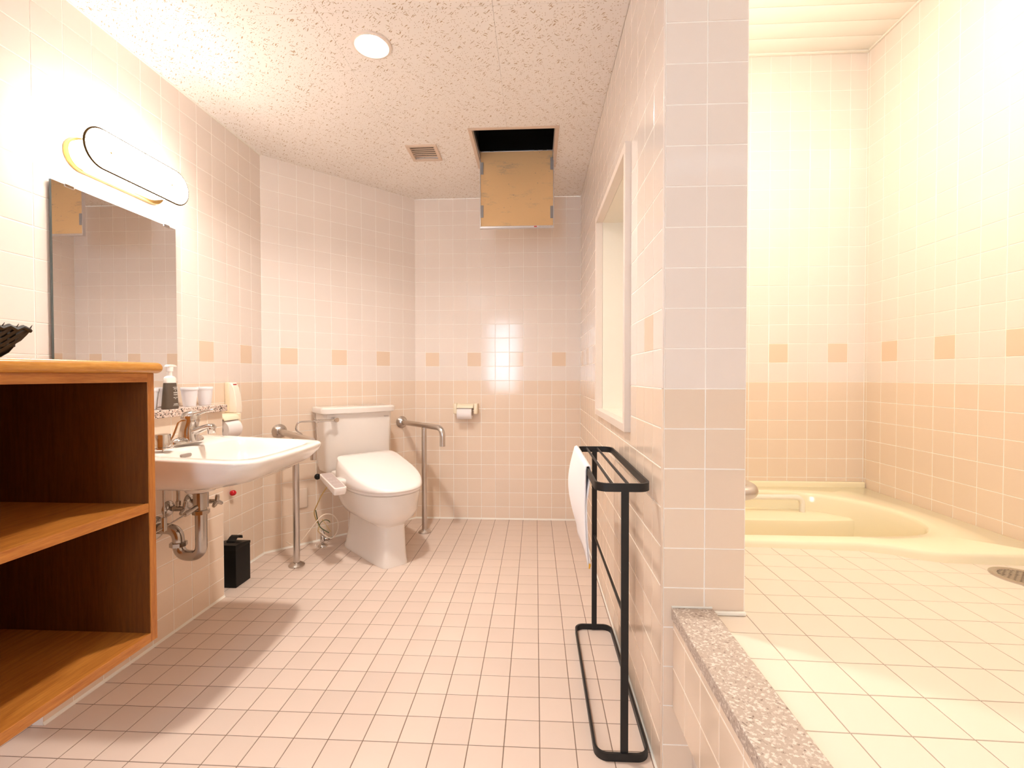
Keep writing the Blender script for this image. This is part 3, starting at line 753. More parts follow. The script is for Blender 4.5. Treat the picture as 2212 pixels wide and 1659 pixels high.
for vy, hx in ((1.725, .055), (1.835, .106)):
    bm = BM(); y = vy - BYc; z = .503 - .62
    M = Matrix.Translation((0, y, z)) @ Matrix.Rotation(pi / 2, 4, 'Y')
    lathe(bm, [(.031, 0), (.030, .004), (.020, .013), (.010, .016)], 28, M); tube(bm, [(.01, y, z), (.035, y, z), (hx + .012, y, z)], [.009, .011, .009], 14)
    tube(bm, [(.042, y, z), (.042, y, z + .13)], .006, 12); lathe(bm, [(.0095, .012), (.0095, .03)], 6, Matrix.Translation((.042, y, z)))
    v = obj('stop_valve', bm, PIPE, t, 45); lever_knob('knob', (hx + .010, y, z), v)
bm = BM(); lx, ly = -1.267 - GX, 1.50 - BYc
tube(bm, [(lx, ly, .775 - .62), (lx, ly, .49 - .62)], .0028, 8); tube(bm, [(lx, ly, .495 - .62), (lx, ly, .540 - .62)], .0085, 14)
tube(bm, [(lx, ly - .06, .497 - .62), (lx, ly, .505 - .62), (TX - GX, TY - BYc, .537 - .62)], .0028, 8); tube(bm, [(lx + .002, ly + .09, .522 - .62), (TX - GX, TY - BYc - .02, .535 - .62)], .009, 14)
obj('linkage', bm, PIPE, t, 60)
# drain lever on the deck
bm = BM(); lathe(bm, [(.030, .775 - .62), (.030, .780 - .62), (.023, .782 - .62), (.0225, .822 - .62), (.021, .825 - .62)], 28, Matrix.Translation((lx, ly, 0)))
dl = obj('drain_lever', bm, CHROME, t, 40)
bm = BM()
path = [(lx + .010, ly + .012, .787 - .62), (lx + .022, ly + .020, .820 - .62), (lx + .034, ly + .027, .862 - .62), (lx + .041, ly + .032, .868 - .62), (lx + .056, ly + .034, .870 - .62)]
rings = []
for i, p in enumerate(path):
    p = Vector(p); wd = Vector((-.5, .86, 0)) * (.0085 if i < 4 else .006); th = Vector((.86, .5, 0)) * .0022 if i < 3 else Vector((0, 0, -.002)); rings.append([p - wd - th, p + wd - th, p + wd + th, p - wd + th])
loft(bm, rings); obj('lever_arm', bm, CHROME, dl, 50)

# mixer tap on the basin deck
t = thing('mixer_tap', 'chrome single-lever mixer tap on the white washbasin', 'tap', (-1.300, 1.655, .776))
bm = BM()
ring = lambda rx, ry, z, cx=0.0, n=28: [Vector((cx + rx * math.cos(2 * pi * a / n), ry * math.sin(2 * pi * a / n), z)) for a in range(n)]
loft(bm, [ring(.030, .074, .0), ring(.030, .074, .006), ring(.026, .070, .014), ring(.015, .058, .020)]); bp = obj('base_plate', bm, CHROME, t, 50)
bm = BM()
loft(bm, [ring(.040, .036, .004, .004), ring(.036, .032, .02, .003), ring(.030, .028, .05, .004), ring(.028, .027, .076, .012), ring(.0275, .027, .088, .013)]); obj('body', bm, CHROME, t, 60)
bm = BM(); loft(bm, [ring(.0292, .0284, .0765, .013), ring(.0292, .0284, .0835, .013)]); obj('collar', bm, CHROME, t, 40)
bm = BM()
rings = []
for x, z, w, h in ((.0, .030, .020, .018), (.03, .040, .018, .014), (.06, .052, .0165, .011), (.085, .060, .016, .010), (.098, .060, .014, .0095), (.104, .057, .010, .007)):
    rings.append([Vector((x - .3 * h * math.sin(2 * pi * a / 20), w * math.cos(2 * pi * a / 20), z + h * math.sin(2 * pi * a / 20))) for a in range(20)])
loft(bm, rings); obj('spout', bm, CHROME, t, 60)
bm = BM(); lathe(bm, [(.0115, -.026), (.0125, -.024), (.0135, 0)], 24, Matrix.Translation((.090, 0, .058)) @ Matrix.Rotation(-.12, 4, 'Y')); obj('aerator', bm, CHROME, t, 40)
bm = BM(); loft(bm, [ring(.0325, .0315, .088, .012), ring(.0320, .031, .097, .012), ring(.028, .027, .108, .014), ring(.016, .015, .1155, .018), ring(.004, .004, .118, .02)])
rings = []
for x, z, w, h in ((.012, .102, .021, .012), (.045, .109, .015, .008), (.075, .117, .012, .0055), (.098, .1215, .0105, .0045), (.104, .1225, .007, .003)):
    rings.append([Vector((x, w * math.cos(2 * pi * a / 16), z + h * math.sin(2 * pi * a / 16))) for a in range(16)])
loft(bm, rings); obj('handle', bm, CHROME, t, 60)

# soap bottle and cups on the granite shelf
SZ = .8925
t = thing('soap_bottle', 'smoky grey foam soap bottle with white pump on the granite shelf', 'bottle', (-1.444, 1.7475, SZ), .0)
def sq(rx, ry, z, n=32, e=3.2):
    return [Vector((rx * math.copysign(abs(math.cos(2 * pi * a / n)) ** (2 / e), math.cos(2 * pi * a / n)), ry * math.copysign(abs(math.sin(2 * pi * a / n)) ** (2 / e), math.sin(2 * pi * a / n)), z)) for a in range(n)]
bm = BM(); loft(bm, [sq(.016, .031, .0), sq(.0178, .034, .003), sq(.0174, .0333, .010), sq(.0154, .0275, .070), sq(.0144, .0246, .100), sq(.0138, .023, .1035)]); obj('body', bm, BOTTLE, t, 50)
bm = BM(); loft(bm, [sq(.0148, .0240, .1035, e=2.6), sq(.0148, .0240, .122, e=2.6), sq(.013, .019, .128, e=2.3), sq(.0095, .0105, .131, e=2)]); obj('collar', bm, PLASTIC_W, t, 40)
bm = BM(); lathe(bm, [(.0085, .130), (.0085, .148), (.0115, .149), (.0122, .164), (.0115, .166)], 24); p = obj('pump', bm, PLASTIC_W, t, 40)
bm = BM(); loft(bm, [[Vector((x, y, z)) for x, y, z in ((-.010, a, .166), (.010, a, .166), (.010, a, .166 + h), (-.010, a, .166 + h))] for a, h in ((-.017, .004), (-.010, .010), (.010, .010), (.027, .006))])
bmesh.ops.bevel(bm, geom=bm.edges[:], offset=.002, segments=2, affect='EDGES'); obj('nozzle', bm, PLASTIC_W, p, 50)
tilt_b = math.radians(90 - 4.2)
for s, z, sz in (('HAND & FACE', .0845, .0042), ('FACE', .0775, .008), ('&', .0705, .006), ('HAND', .0625, .008), ('FOAM', .0545, .008), ('MILD TYPE', .044, .0052), ('300 mL', .0395, .0034), ('LAVEN', .017, .0085)):
    x = .0176 - (.0176 - .0144) * z / .100
    text('lettering', s, sz * .8, LIQ, t, (x + .0004, .008, z), (tilt_b, 0, pi / 2))
bm = BM(); box(bm, (.0166, -.006, .0135), (.0176, .024, .0143)); obj('underline', bm, LIQ, t)

def make_cup():
    t = thing('tumbler', 'white tapered tumbler on the granite shelf', 'cup', (0, 0, SZ), 0, 'white tumblers on the granite shelf')
    bm = BM(); lathe(bm, [(.0215, 0), (.0235, .001), (.0305, .068), (.0305, .078), (.0295, .078), (.0225, .004), (.002, .004)], 36); obj('body', bm, CUPW, t, 40)
    bm = BM(); lathe_ring(bm, [(.0295, .0690), (.0322, .0690), (.0330, .0715), (.0330, .0805), (.0320, .0818), (.0295, .0815)], 36); obj('rim', bm, CUPW, t, 40)
    return t
c0 = make_cup(); c0.location = (-1.492, 1.911, SZ); c0['label'] = 'white tapered tumbler just right of the soap bottle'
dup_tree(c0, (-1.495, 2.008, SZ), .4, 'white tapered tumbler at the right end of the shelf')
dup_tree(c0, (-1.502, 1.716, SZ), .9, 'white tumbler half hidden between the cabinet and the soap bottle')

# ---------------------------------------------------------------- call unit and paper holder on the left wall
t = thing('call_button', 'tall cream emergency call unit with red mark on the left wall', 'call button', (LX, 2.2555, .8385))
bm = BM(); box(bm, (.0005, -.0235, .0), (.026, .0235, .152), .004, 3); obj('back_box', bm, PLASTIC_C, t, 40)
bm = BM()
rings = []
for x, hw in ((.020, .040), (.034, .038)):
    pass
prof = [(.0, .0), (.062, .0), (.062, .03), (.058, .08), (.046, .125), (.036, .148), (.030, .152), (.0, .152)]
prism(bm, [(x + .0 if x > 0 else .024, z) for x, z in prof], -.0225, .0235, 'y', .004, 3); obj('cover', bm, CALL, t, 40)
bm = BM(); box(bm, (.0250, -.012, .1385), (.0412, .014, .1445), .001, 1, None); obj('red_mark', bm, RED, t)
bm = BM(); tube(bm, [(.0045, .010, .002), (.0045, .010, -.395)], .0012, 6); obj('pull_cord', bm, WIRE_W, t, 60)
bm = BM(); sphere(bm, (.017, .010, -.413), .0155, sc=(1, 1, .92)); obj('pull_ball', bm, RED, t, 80)

def make_roll(hw, rad):
    bm = BM(); lathe(bm, [(.019, -hw), (rad, -hw + .001), (rad, hw - .001), (.019, hw), (.019, hw - .004), (.019, -hw + .004)], 36, Matrix.Rotation(pi / 2, 4, 'Y'), cap=False)
    return bm
def paper_holder(label, loc, rot, lid_tilt, flap):
    """cream holder on a wall; local x along the wall, local -y into the room"""
    t = thing('paper_holder', label, 'paper holder', loc, rot)
    bm = BM()
    for s in (-1, 1):
        bm = BM(); box(bm, (s * .072 - .013, -.075, -.036), (s * .072 + .013, -.0005, .037), .006, 3); obj('side_arm', bm, PLASTIC_C, t, 40)
    bm = BM(); box(bm, (-.06, -.008, -.02), (.06, -.0005, .034), .002); obj('back_plate', bm, PLASTIC_C, t, 40)
    bm = BM()
    pr_ = [(-.002, .034), (-.04, .036), (-.07, .030), (-.084, .015), (-.086, .006), (-.082, .006), (-.068, .024), (-.04, .030), (-.002, .028)]
    prism(bm, pr_, -.0575, .0575, 'x', .001)
    for v in bm.verts: v.co = Matrix.Rotation(lid_tilt, 4, 'X') @ (v.co - Vector((0, 0, .03))) + Vector((0, 0, .03))
    obj('cover_flap', bm, PLASTIC_C, t, 40)
    bm = BM(); tube(bm, [(-.06, -.052, -.012), (.06, -.052, -.012)], .006, 10); obj('spindle', bm, PLASTIC_W, t, 60)
    return t
t = paper_holder('cream paper holder with a roll on the back wall, right of the steel handrail', (-.489, BY, .793), 0, 0, 1)
r_ = tag(obj('paper_roll', make_roll(.052, .042), PAPER, smooth=50), 'white toilet roll in the cream holder on the back wall', 'toilet roll'); r_.location = (-.495, BY - .052, .760)
t = paper_holder('cream paper holder on the left wall below the call unit', (LX, 2.167, .800), pi / 2, -.04, 1)
r_ = tag(obj('paper_roll', make_roll(.052, .047), PAPER, smooth=50), 'white toilet roll in the holder behind the washbasin', 'toilet roll'); r_.location = (LX + .056, 2.167, .764); r_.rotation_euler = (0, 0, pi / 2)

# ---------------------------------------------------------------- black sanitary bin
t = thing('waste_bin', 'small black lidded box bin on the floor behind the ledge', 'bin', (-1.497, 2.185, 0))
bm = BM(); box(bm, (-.057, -.057, .0005), (.057, .055, .182), .002); obj('body', bm, BLACK_P, t)
bm = BM(); prism(bm, [(-.058, .181), (.058, .181), (.058, .193), (.02, .200), (-.02, .207), (-.058, .207)], -.059, .057, 'x', .001)
obj('lid', bm, BLACK_P, t, 30)
bm = BM(); rings = []
for y, z, w in ((-.01, .203, .022), (.01, .218, .020), (.03, .222, .022), (.048, .216, .022), (.056, .204, .018)):
    rings.append([Vector((x, y, z + q)) for x, q in ((-w, 0), (w, 0), (w, .006), (-w, .006))])
loft(bm, rings); obj('handle', bm, BLACK_P, t, 50)

# ---------------------------------------------------------------- handrails beside the toilet (local x along the corner wall, local -y out of it)
def wl(u, v, z): return AO + AD * u + AN * v + Vector((0, 0, z))
def make_rail(label, u, vend, zend):
    o = thing('handrail', label, 'handrail', wl(u, 0, 0), AA, 'stainless handrails beside the toilet')
    zr = .700
    bm = BM(); tube(bm, fillet([(0, 0, zr), (0, -vend, zr), (0, -vend, zend)], .075, 12), .0172, 22); obj('rail', bm, STEEL, o, 60)
    bm = BM(); tube(bm, [(0, -.302, .012), (0, -.302, zr - .012)], .0165, 20); obj('post', bm, STEEL, o, 60)
    bm = BM(); lathe(bm, [(.0415, 0.0005), (.0415, .006), (.036, .012), (.021, .030), (.0175, .031)], 32, Matrix.Translation((0, 0, zr)) @ Matrix.Rotation(pi / 2, 4, 'X')); obj('wall_flange', bm, STEEL, o, 35)
    bm = BM(); lathe(bm, [(.0415, .0005), (.0415, .006), (.036, .011), (.021, .020), (.0175, .021)], 32, Matrix.Translation((0, -.302, 0))); obj('floor_flange', bm, STEEL, o, 35)
    return o
make_rail('stainless steel handrail left of the toilet, partly behind the washbasin', .0870, .586, .612)
make_rail('stainless steel handrail right of the toilet with a down-turned end', .8790, .517, .588)

# ---------------------------------------------------------------- toilet
UC = .495
t = thing('toilet', 'white porcelain toilet with closed bidet lid and cistern in the corner', 'toilet', AO + Vector((math.cos(.7666), math.sin(.7666), 0)) * UC, .7666)
def ringz(pts, z): return [Vector((x, -v, z(v) if callable(z) else z)) for x, v in pts]
RG = [ringz(egg(.108, .15, .668, .38, 6.5, taper=.25), .0005), ringz(egg(.108, .15, .668, .38, 6.5, taper=.25), .012), ringz(egg(.100, .16, .665, .38, 6.5, taper=.22), .03),
      ringz(egg(.090, .17, .661, .38, 6, taper=.16), .10), ringz(egg(.084, .17, .656, .40, 5, taper=.08), .185), ringz(egg(.086, .16, .657, .42, 4.5, taper=.04), .215),
      ringz(egg(.112, .14, .680, .43, 3.0), .234), ringz(egg(.148, .11, .714, .45, 2.5), .260), ringz(egg(.170, .08, .736, .47, 2.35), .298),
      ringz(egg(.174, .05, .741, .48, 2.35, nb=3.2), .358), ringz(egg(.180, .04, .750, .48, 2.3, nb=4), .385), ringz(egg(.181, .04, .750, .48, 2.3, nb=4), .398), ringz(egg(.174, .045, .744, .48, 2.3, nb=4), .402)]
bm = BM(); loft(bm, RG); obj('bowl', bm, PORC, t, 40)
bm = BM()
LB = [ringz(egg(.182, .20, .750, .47, 2.25, nb=5), .4022), ringz(egg(.186, .20, .755, .47, 2.25, nb=5), .406), ringz(egg(.186, .20, .755, .47, 2.25, nb=5), .418)]
loft(bm, LB); obj('seat', bm, PLASTIC_W, t, 40)
def lz(v): return .560 - (.560 - .447) * max(0, (v - .27)) / .45
Lr = [ringz(egg(.190, .235, .762, .47, 2.25, nb=6), .4195), ringz(egg(.194, .232, .766, .47, 2.25, nb=6), .424),
      ringz(egg(.194, .234, .765, .47, 2.25, nb=6), lambda v: .424 + (lz(v) - .424) * .30), ringz(egg(.1915, .238, .760, .47, 2.25, nb=6), lambda v: .424 + (lz(v) - .424) * .72),
      ringz(egg(.186, .245, .750, .47, 2.25, nb=6), lambda v: lz(v) - .003), ringz(egg(.178, .253, .738, .47, 2.25, nb=6), lz),
      ringz(egg(.12, .30, .66, .47, 2.3, nb=5), lambda v: lz(v) + .006), ringz(egg(.04, .40, .54, .47, 2.2), lambda v: lz(v) + .009)]
bm = BM(); loft(bm, Lr); obj('lid', bm, PLASTIC_W, t, 60)
bm = BM(); box(bm, (-.186, -.31, .4025), (.186, -.205, .47), .012, 3); obj('bidet_unit', bm, PLASTIC_W, t, 40)
def tkr(w, vb, vf, z, bow):
    o = [Vector((*p, 0)) for p in outline(-w, w, vb, vf, .03, .03, 7)]
    return [Vector((p.x, -(p.y + (bow * (1 - (p.x / w) ** 2) if p.y > (vb + vf) / 2 else 0)), z)) for p in o]
bm = BM(); loft(bm, [tkr(.165, .03, .16, .435, .0), tkr(.196, .02, .185, .452, .005), tkr(.204, .012, .190, .49, .010), tkr(.2125, .006, .192, .797, .020)]); obj('cistern', bm, PORC, t, 40)
bm = BM(); loft(bm, [tkr(.222, .002, .205, .7975, .022), tkr(.230, .001, .212, .803, .024), tkr(.231, .001, .213, .828, .024), tkr(.226, .004, .207, .836, .023), tkr(.215, .012, .196, .838, .022)]); obj('cistern_lid', bm, PORC, t, 40)
text('lettering', 'TOTO', .012, PRINT_D, t, (.165, -.2035, .766), (pi / 2, 0, math.radians(7.5)))
# flush lever: knob on the cistern front, long arm to the left
bm = BM(); zL = .7685; lv = .243
lathe(bm, [(.0105, 0), (.014, .004), (.0155, .020), (.0155, .058), (.013, .066)], 24, Matrix.Translation((.330 - UC, -.190, zL)) @ Matrix.Rotation(pi / 2, 4, 'X')); lev = obj('flush_knob', bm, CHROME, t, 40)
bm = BM(); tube(bm, [(.330 - UC, -lv, zL), (.215 - UC, -lv, zL), (.195 - UC, -lv, zL)], [.0075, .0075, .005], 14)
tube(bm, fillet([(.225 - UC, -lv, zL), (.118 - UC, -lv, zL + .002), (.112 - UC, -lv + .02, .725), (.150 - UC, -lv + .03, .695)], [.045, .03], 10), .0048, 12)
lathe(bm, [(.009, -.008), (.0105, 0), (.009, .008)], 8, Matrix.Translation((.213 - UC, -lv, zL)) @ Matrix.Rotation(pi / 2, 4, 'Y'))
lathe(bm, [(.008, -.004), (.009, 0), (.008, .004)], 8, Matrix.Translation((.231 - UC, -lv, zL)) @ Matrix.Rotation(pi / 2, 4, 'Y'))
tube(bm, [(.213 - UC, -lv, zL), (.205 - UC, -lv, zL + .018)], .003, 8); obj('flush_arm', bm, CHROME, lev, 50)
bm = BM(); zz = zL - .012; k = 0
while zz > .475:
    sphere(bm, (.2225 - UC + .0012 * math.sin(k), -lv, zz), .0026, 6, 5); zz -= .0062; k += 1
ch = obj('chain', bm, CHROME, lev, 80); ch['kind'] = 'stuff'
bm = BM(); sphere(bm, (.2225 - UC, -lv, .453), .0170); obj('chain_ball', bm, BLACK_P, lev, 80)
# bidet control arm on the left side
bm = BM()
def rem(x0, x1, v0, v1, z0, z1, dz): return [Vector((x, -v, (z0 + (z1 - z0) * (v - v0) / (v1 - v0)) + dz)) for x, v in rrect(x0, x1, v0, v1, .010, 5)]
loft(bm, [rem(.203 - UC, .262 - UC, .385, .560, .480, .440, -.030), rem(.199 - UC, .264 - UC, .345, .571, .489, .449, -.022), rem(.199 - UC, .264 - UC, .345, .572, .489, .449, -.003), rem(.2015 - UC, .2615 - UC, .3475, .5695, .489, .449, .0)])
ra = obj('control_panel', bm, PLASTIC_W, t, 40)
bm = BM(); loft(bm, [rem(.205 - UC, .2585 - UC, .351, .566, .489, .449, .0), rem(.205 - UC, .2585 - UC, .351, .566, .489, .449, .0008)]); obj('panel_face', bm, REMOTE, ra, 40)
sl = math.atan2(.04, .226)
for vv, items in ((.385, 3), (.43, 2), (.475, 3), (.52, 3)):
    for k in range(items):
        bm = BM(); lathe_ring(bm, [(.0042, 0), (.0055, 0), (.0055, .0003), (.0042, .0003)], 12, Matrix.Translation((.217 - UC + .015 * k, -vv, .489 - .04 * (vv - .345) / .226 + .001)) @ Matrix.Rotation(sl, 4, 'X')); obj('button', bm, PLASTIC_W, ra)
bm = BM(); box(bm, (.258 - UC, -.46, .43), (.315 - UC, -.36, .462), .008, 3); obj('panel_arm', bm, PLASTIC_W, t, 40)
# leads, hose and floor valve
bm = BM(); tube(bm, fillet([(.238 - UC, -.40, .445), (.225 - UC, -.30, .36), (.235 - UC, -.13, .22), (.262 - UC, -.115, .15)], .08, 8), .0032, 8); obj('lead', bm, WIRE_Y, t, 60)
bm = BM(); tube(bm, fillet([(.238 - UC, -.16, .24), (.262 - UC, -.115, .17), (.275 - UC, -.11, .12), (.33 - UC, -.11, .075)], .03, 8), .0030, 8)
tube(bm, [(.268 - UC + .036 * math.cos(a) + .036, -.118, .115 + .045 * math.sin(a)) for a in [pi * .95 - k * .16 for k in range(16)]], .0024, 8); obj('earth_wire', bm, WIRE_G, t, 60)
bm = BM(); tube(bm, [(.286 - UC, -.125, .17), (.31 - UC, -.125, .13), (.335 - UC, -.125, .085)], .0018, 6); tube(bm, [(.270 - UC, -.122, .13), (.262 - UC, -.122, .105), (.275 - UC, -.122, .085)], .0022, 6); obj('earth_tail', bm, WIRE_Y, t, 60)
bm = BM()
pts = [(.105 - UC, -.055, .060), (.130 - UC, -.08, .042), (.165 - UC, -.10, .050), (.215 - UC, -.12, .115), (.252 - UC, -.13, .165), (.295 - UC, -.13, .196), (.345 - UC, -.13, .185), (.378 - UC, -.13, .135), (.372 - UC, -.13, .075), (.340 - UC, -.13, .045), (.300 - UC, -.125, .070), (.270 - UC, -.12, .105)]
P = [Vector(p) for p in pts]; sp = []
for i in range(len(P) - 1):
    a, b, c, d = P[max(i - 1, 0)], P[i], P[i + 1], P[min(i + 2, len(P) - 1)]
    for k in range(6):
        q = k / 6; sp.append(.5 * ((2 * b) + (c - a) * q + (2 * a - 5 * b + 4 * c - d) * q * q + (3 * b - a - 3 * c + d) * q ** 3))
sp.append(P[-1]); tube(bm, sp, .0034, 8); obj('power_cord', bm, WIRE_W, t, 60)
v = thing('floor_valve', 'small chrome shut-off valve on the floor left of the toilet', 'valve', wl(.2945, .1045, 0), AA)
bm = BM(); lathe(bm, [(.029, .0005), (.028, .005), (.018, .014), (.010, .017)], 28); obj('flange', bm, CHROME, v, 50)
bm = BM(); lathe(bm, [(.008, .014), (.008, .024), (.0145, .028), (.0145, .062), (.012, .066), (.0135, .070), (.0135, .078), (.007, .088), (.006, .098)], 24); obj('body', bm, CHROME, v, 40)
bm = BM(); tube(bm, [(.010, -.012, .042), (.030, -.022, .042)], [.010, .0125], 16); tube(bm, [(.030, -.022, .042), (.052, -.022, .044)], .007, 12); obj('handle', bm, CHROME, v, 50)
bm = BM(); box(bm, (-.039, -.010, -.060), (.039, -.0005, .060), .006, 3); o = obj('outlet_plate', bm, mat('outlet_cover', (.80, .66, .54), .35), None, 40)
o.location = wl(.203, 0, .284); o.rotation_euler = (0, 0, AA); tag(o, 'beige outlet cover plate on the wall behind the left handrail post', 'outlet cover')

# ---------------------------------------------------------------- towel rack with towel
RXc = (.158, .3045, 1.2125, 1.8545)
t = thing('towel_rack', 'black metal free-standing towel rack along the right wall', 'towel rack', (.231, 1.5335, 0))
def flat_loop(z0, z1, th=.006, rad=.035):
    a = rrect(RXc[0] - .231, RXc[1] - .231, RXc[2] - 1.5335, RXc[3] - 1.5335, rad, 8); b = rrect(RXc[0] - .231 + th, RXc[1] - .231 - th, RXc[2] - 1.5335 + th, RXc[3] - 1.5335 - th, rad - th, 8)
    bm = BM(); n = len(a)
    loft(bm, [[Vector((*a[i], z0)), Vector((*a[i], z1)), Vector((*b[i], z1)), Vector((*b[i], z0))] for i in range(n)], cap=False, close_path=True)
    return bm
obj('base_frame', flat_loop(.0005, .0215, .0065), BLACK, t, 40); obj('top_frame', flat_loop(.718, .740, .0065), BLACK, t, 40)
for y in (RXc[2] + .0075, RXc[3] - .0075):
    bm = BM(); box(bm, (.226 - .231, y - .004 - 1.5335, .003), (.246 - .231, y + .004 - 1.5335, .722), .001); obj('post', bm, BLACK, t)
for x in (.2055, .2475):
    bm = BM(); tube(bm, [(x - .231, RXc[2] + .004 - 1.5335, .7325), (x - .231, RXc[3] - .004 - 1.5335, .7325)], .0042, 12); obj('rod', bm, BLACK, t, 60)
bm = BM(); tube(bm, [(.236 - .231, RXc[2] + .007 - 1.5335, .385), (.236 - .231, RXc[3] - .007 - 1.5335, .385)], .0042, 12); obj('rod', bm, BLACK, t, 60)

ty0, ty1 = 1.415, 1.815
t = thing('hand_towel', 'white towel hanging over the left bar of the black rack', 'towel', (.161, (ty0 + ty1) / 2, .44))
bm = BM(); nu, nv = 40, 26; grid = []
zt, rr = .7405, .0065
for i in range(nu + 1):
    s = i / nu; row = []
    for j in range(nv + 1):
        f = j / nv; y = ty0 + (ty1 - ty0) * f
        if s < .46:     # outer face, from bottom to bar
            q = 1 - s / .46; z = zt - q * (.305 + .004 * math.sin(f * 9))
            x = .1545 - .024 * math.sin(pi * min(q * 1.08, 1)) * (.12 + .88 * sm(0, .7, f)) - .003 * math.sin(f * 7 + q * 3) * q + .008 * q * q
        elif s > .54:
            q = (s - .54) / .46; z = zt - q * (.295 + .004 * math.sin(f * 8 + 1))
            x = .1545 - .024 * math.sin(pi * min(q * 1.08, 1)) * (.12 + .88 * sm(0, .7, f)) - .003 * math.sin(f * 7 + q * 3) * q + .008 * q * q + .0046 + .0099 * (1 - sm(.03, .42, q))
        else:
            a = pi * (1 - (s - .46) / .08); x = .16175 + .0075 * math.cos(a); z = zt + rr * math.sin(a); 
        y += .012 * math.sin(q * 2.2) * (f - .5) if (s < .46 or s > .54) else 0
        row.append(bm.verts.new(Vector((x, y, z)) - t.location))
    grid.append(row)
for i in range(nu):
    for j in range(nv): bm.faces.new((grid[i][j], grid[i + 1][j], grid[i + 1][j + 1], grid[i][j + 1]))
tw = obj('cloth', bm, TOWEL, t, 70)
sd = tw.modifiers.new('thickness', 'SOLIDIFY'); sd.thickness = .0038; sd.offset = 0
bm = BM(); lathe(bm, [(.0, .0)] and [(.001, -.014), (.004, -.006), (.004, .002), (.002, .006)], 8, Matrix.Translation((.005, ty0 - t.location.y - .002, .003))); obj('tag', bm, YELLOW, t, 60)

# ---------------------------------------------------------------- bath
t = thing('bathtub', 'cream built-in bathtub with wide deck at the back of the raised bath', 'bathtub', (1.1, 2.05, .44))
DZ = .4455
def tl(x, y, z): return Vector((x, y, z)) - t.location
def outl(scale_pts, n=96):
    P = [Vector((x, y, 0)) for x, y in scale_pts]; k = len(P); out = []
    for i in range(k):
        a, b, c, d = P[i - 1], P[i], P[(i + 1) % k], P[(i + 2) % k]
        for q in range(6):
            s = q / 6; p = .5 * ((2 * b) + (c - a) * s + (2 * a - 5 * b + 4 * c - d) * s * s + (3 * b - a - 3 * c + d) * s ** 3); out.append((p.x, p.y))
    return out
inner = outl([(.62, 1.715), (.90, 1.700), (1.15, 1.700), (1.32, 1.712), (1.42, 1.745), (1.490, 1.815), (1.525, 1.90), (1.532, 1.99), (1.505, 2.12), (1.43, 2.235), (1.32, 2.315), (1.15, 2.352), (.90, 2.360), (.62, 2.345), (.56, 2.20), (.55, 2.02), (.56, 1.84)])
cx, cy = 1.06, 2.03
def ins(f, z, sh=0): return [tl(cx + (x - cx) * f, cy + (y - cy) * f + sh, z) for x, y in inner]
n = len(inner)
edge_front = [(PX1 + .001, 1.645), (1.13, 1.640), (1.20, 1.620), (1.275, 1.575), (1.33, 1.558), (1.45, 1.556), (BRX - .001, 1.556)]
outer = edge_front + [(BRX - .001, BBY - .001), (PX1 + .001, BBY - .001)]
def ray_hit(px, py):
    ang = Vector((px - cx, py - cy)); best = None
    for i in range(len(outer)):
        a = Vector(outer[i]); b = Vector(outer[(i + 1) % len(outer)]); d = b - a; o = Vector((cx, cy))
        den = ang.x * d.y - ang.y * d.x
        if abs(den) < 1e-9: continue
        w = a - o; s = (w.x * d.y - w.y * d.x) / den; u = (w.x * ang.y - w.y * ang.x) / den
        if s > 0 and -1e-6 <= u <= 1 + 1e-6 and (best is None or s < best): best = s
    return Vector((cx, cy)) + ang * best
# shell: outer skirt -> deck -> rim -> basin
ob = [ray_hit(x, y) for x, y in inner]
# snap nearest ring points to the outer corners
for c_ in outer:
    j = min(range(n), key=lambda i: (ob[i] - Vector(c_)).length); ob[j] = Vector(c_)
def off(i, d):
    p = ob[i]; q = Vector((inner[i][0], inner[i][1])); w = (q - p); L_ = w.length; return p + w * (d / L_ if L_ > 1e-6 else 0)
R = [[tl(*ob[i], BZ - .03) for i in range(n)], [tl(*ob[i], DZ - .014) for i in range(n)], [tl(*off(i, .004), DZ - .005) for i in range(n)], [tl(*off(i, .012), DZ) for i in range(n)]]
R += [[tl(*(off(i, .012).lerp(Vector(inner[i]), .8)), DZ) for i in range(n)], ins(1.012, DZ + .001), ins(.998, DZ - .003), ins(.988, DZ - .014), ins(.975, DZ - .05), ins(.955, .30), ins(.93, .16), ins(.86, .085), ins(.7, .075)]
bm = BM(); loft(bm, R, cap='end'); obj('shell', bm, TUB, t, 45)
bm = BM(); box(bm, tl(PX1 + .001, 2.448, DZ - .01), tl(BRX - .004, BBY - .0005, .4725), .006, 3); obj('back_ledge', bm, TUB, t, 40)
# the inner seat step along the back
bm = BM()
sel = [(cx + (a - cx) * .966, cy + (b - cy) * .966) for a, b in inner]
fy = lambda x: 2.150 + .02 * max(0, (x - 1.25) / .22) ** 2
def yback(x):
    ys_ = []
    for i in range(len(sel)):
        (xa, ya), (xb, yb) = sel[i], sel[(i + 1) % len(sel)]
        if min(xa, xb) <= x <= max(xa, xb) and abs(xb - xa) > 1e-9: ys_.append(ya + (yb - ya) * (x - xa) / (xb - xa))
    return max(ys_) if ys_ else None
rings = []
for k in range(41):
    x = .60 + .0235 * k; yb_ = yback(x); f_ = fy(x)
    if yb_ is None or yb_ < f_ + .03: yb_ = f_ + .03
    rings.append([Vector((x, f_, .09)), Vector((x, f_ + .004, .345)), Vector((x, f_ + .008, .358)), Vector((x, f_ + .022, .365)), Vector((x, yb_, .366)), Vector((x, yb_, .09))])
loft(bm, rings)
for v_ in bm.verts: v_.co -= t.location
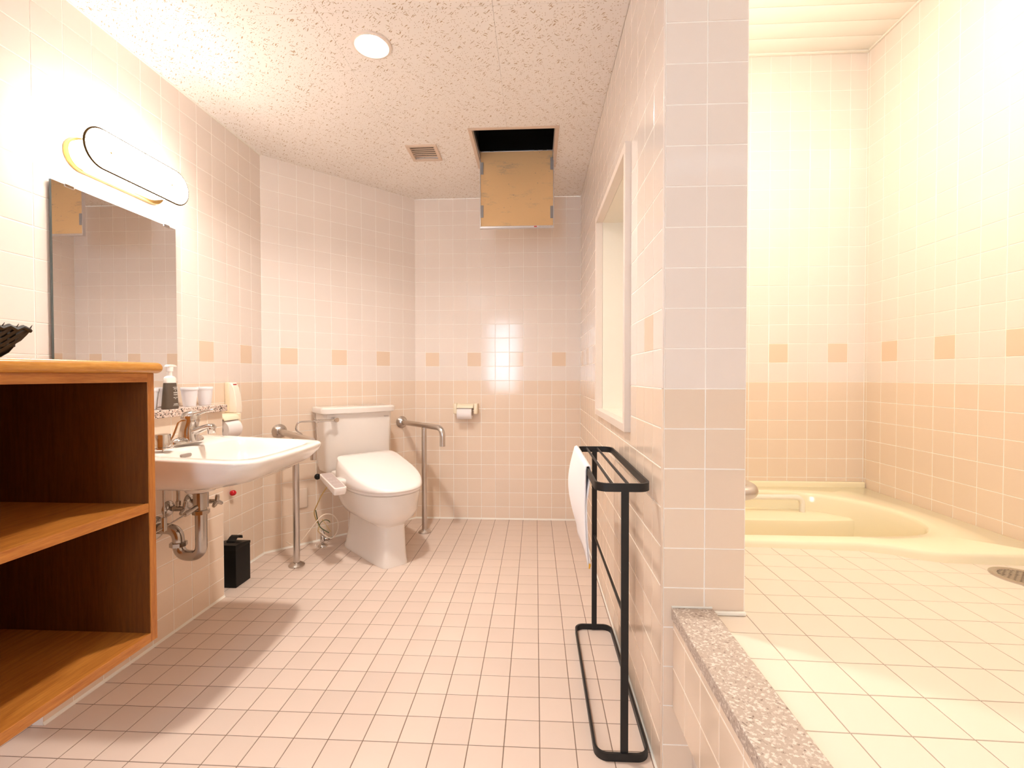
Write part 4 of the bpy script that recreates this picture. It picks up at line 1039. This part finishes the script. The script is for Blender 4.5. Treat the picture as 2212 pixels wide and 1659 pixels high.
obj('seat_step', bm, TUB, t, 40)
bm = BM(); tube(bm, fillet([tl(1.285, 2.275, .364), tl(1.285, 2.275, .436), tl(.66, 2.275, .436), tl(.66, 2.275, .364)], .045, 10), .0125, 18); obj('armrest', bm, ARM, t, 60)

o = thing('grab_bar', 'stainless grab bar end showing beside the pillar above the bathtub', 'grab bar', (PX1, 1.23, .713))
arc = [Vector((.006 + .058 * math.sin(k * pi / 24), .058 - .058 * math.cos(k * pi / 24), 0)) for k in range(13)]
bm = BM(); tube(bm, [(-.0015, 0, 0)] + arc + [(.064, .25, 0)] + [Vector((p.x, .5 - p.y, 0)) for p in reversed(arc)] + [(-.0015, .5, 0)], .0185, 22); obj('bar', bm, STEEL, o, 60)
for y in (0, .5):
    bm = BM(); lathe(bm, [(.030, 0.0), (.029, .003), (.022, .006)], 28, Matrix.Translation((-.001, y, 0)) @ Matrix.Rotation(pi / 2, 4, 'Y')); obj('flange', bm, STEEL, o, 35)

dzf = BZ - .017 * (1.475 - .44)
t = thing('floor_drain', 'round steel floor drain with a slotted grate in the bath floor', 'drain', (1.478, 1.455, dzf + .002))
t.rotation_euler = (0, .017, 0)
bm = BM(); lathe_ring(bm, [(.080, -.004), (.080, .0008), (.076, .002), (.062, .0022), (.060, .001), (.060, -.004)], 48); obj('rim', bm, STEEL, t, 35)
bm = BM(); lathe(bm, [(.060, -.003), (.060, -.0026), (.002, -.0026)], 40); obj('pit', bm, DARK, t)
bm = BM()
Rg = .061
for k in range(-6, 7):
    x = k * .0098; l = math.sqrt(max(Rg * Rg - x * x, 0))
    if l > .004: box(bm, (x - .0011, -l, -.002), (x + .0011, l, .0013))
for row in range(-3, 4):
    y = row * .0175
    for k in range(-6, 6):
        x = (k + .5) * .0098; yy = y + (.0087 if k % 2 else 0)
        if x * x + yy * yy < (Rg - .003) ** 2: box(bm, (x - .0049, yy - .0012, -.002), (x + .0049, yy + .0012, .0013))
obj('grate', bm, STEEL, t)
bpy.context.view_layer.update()
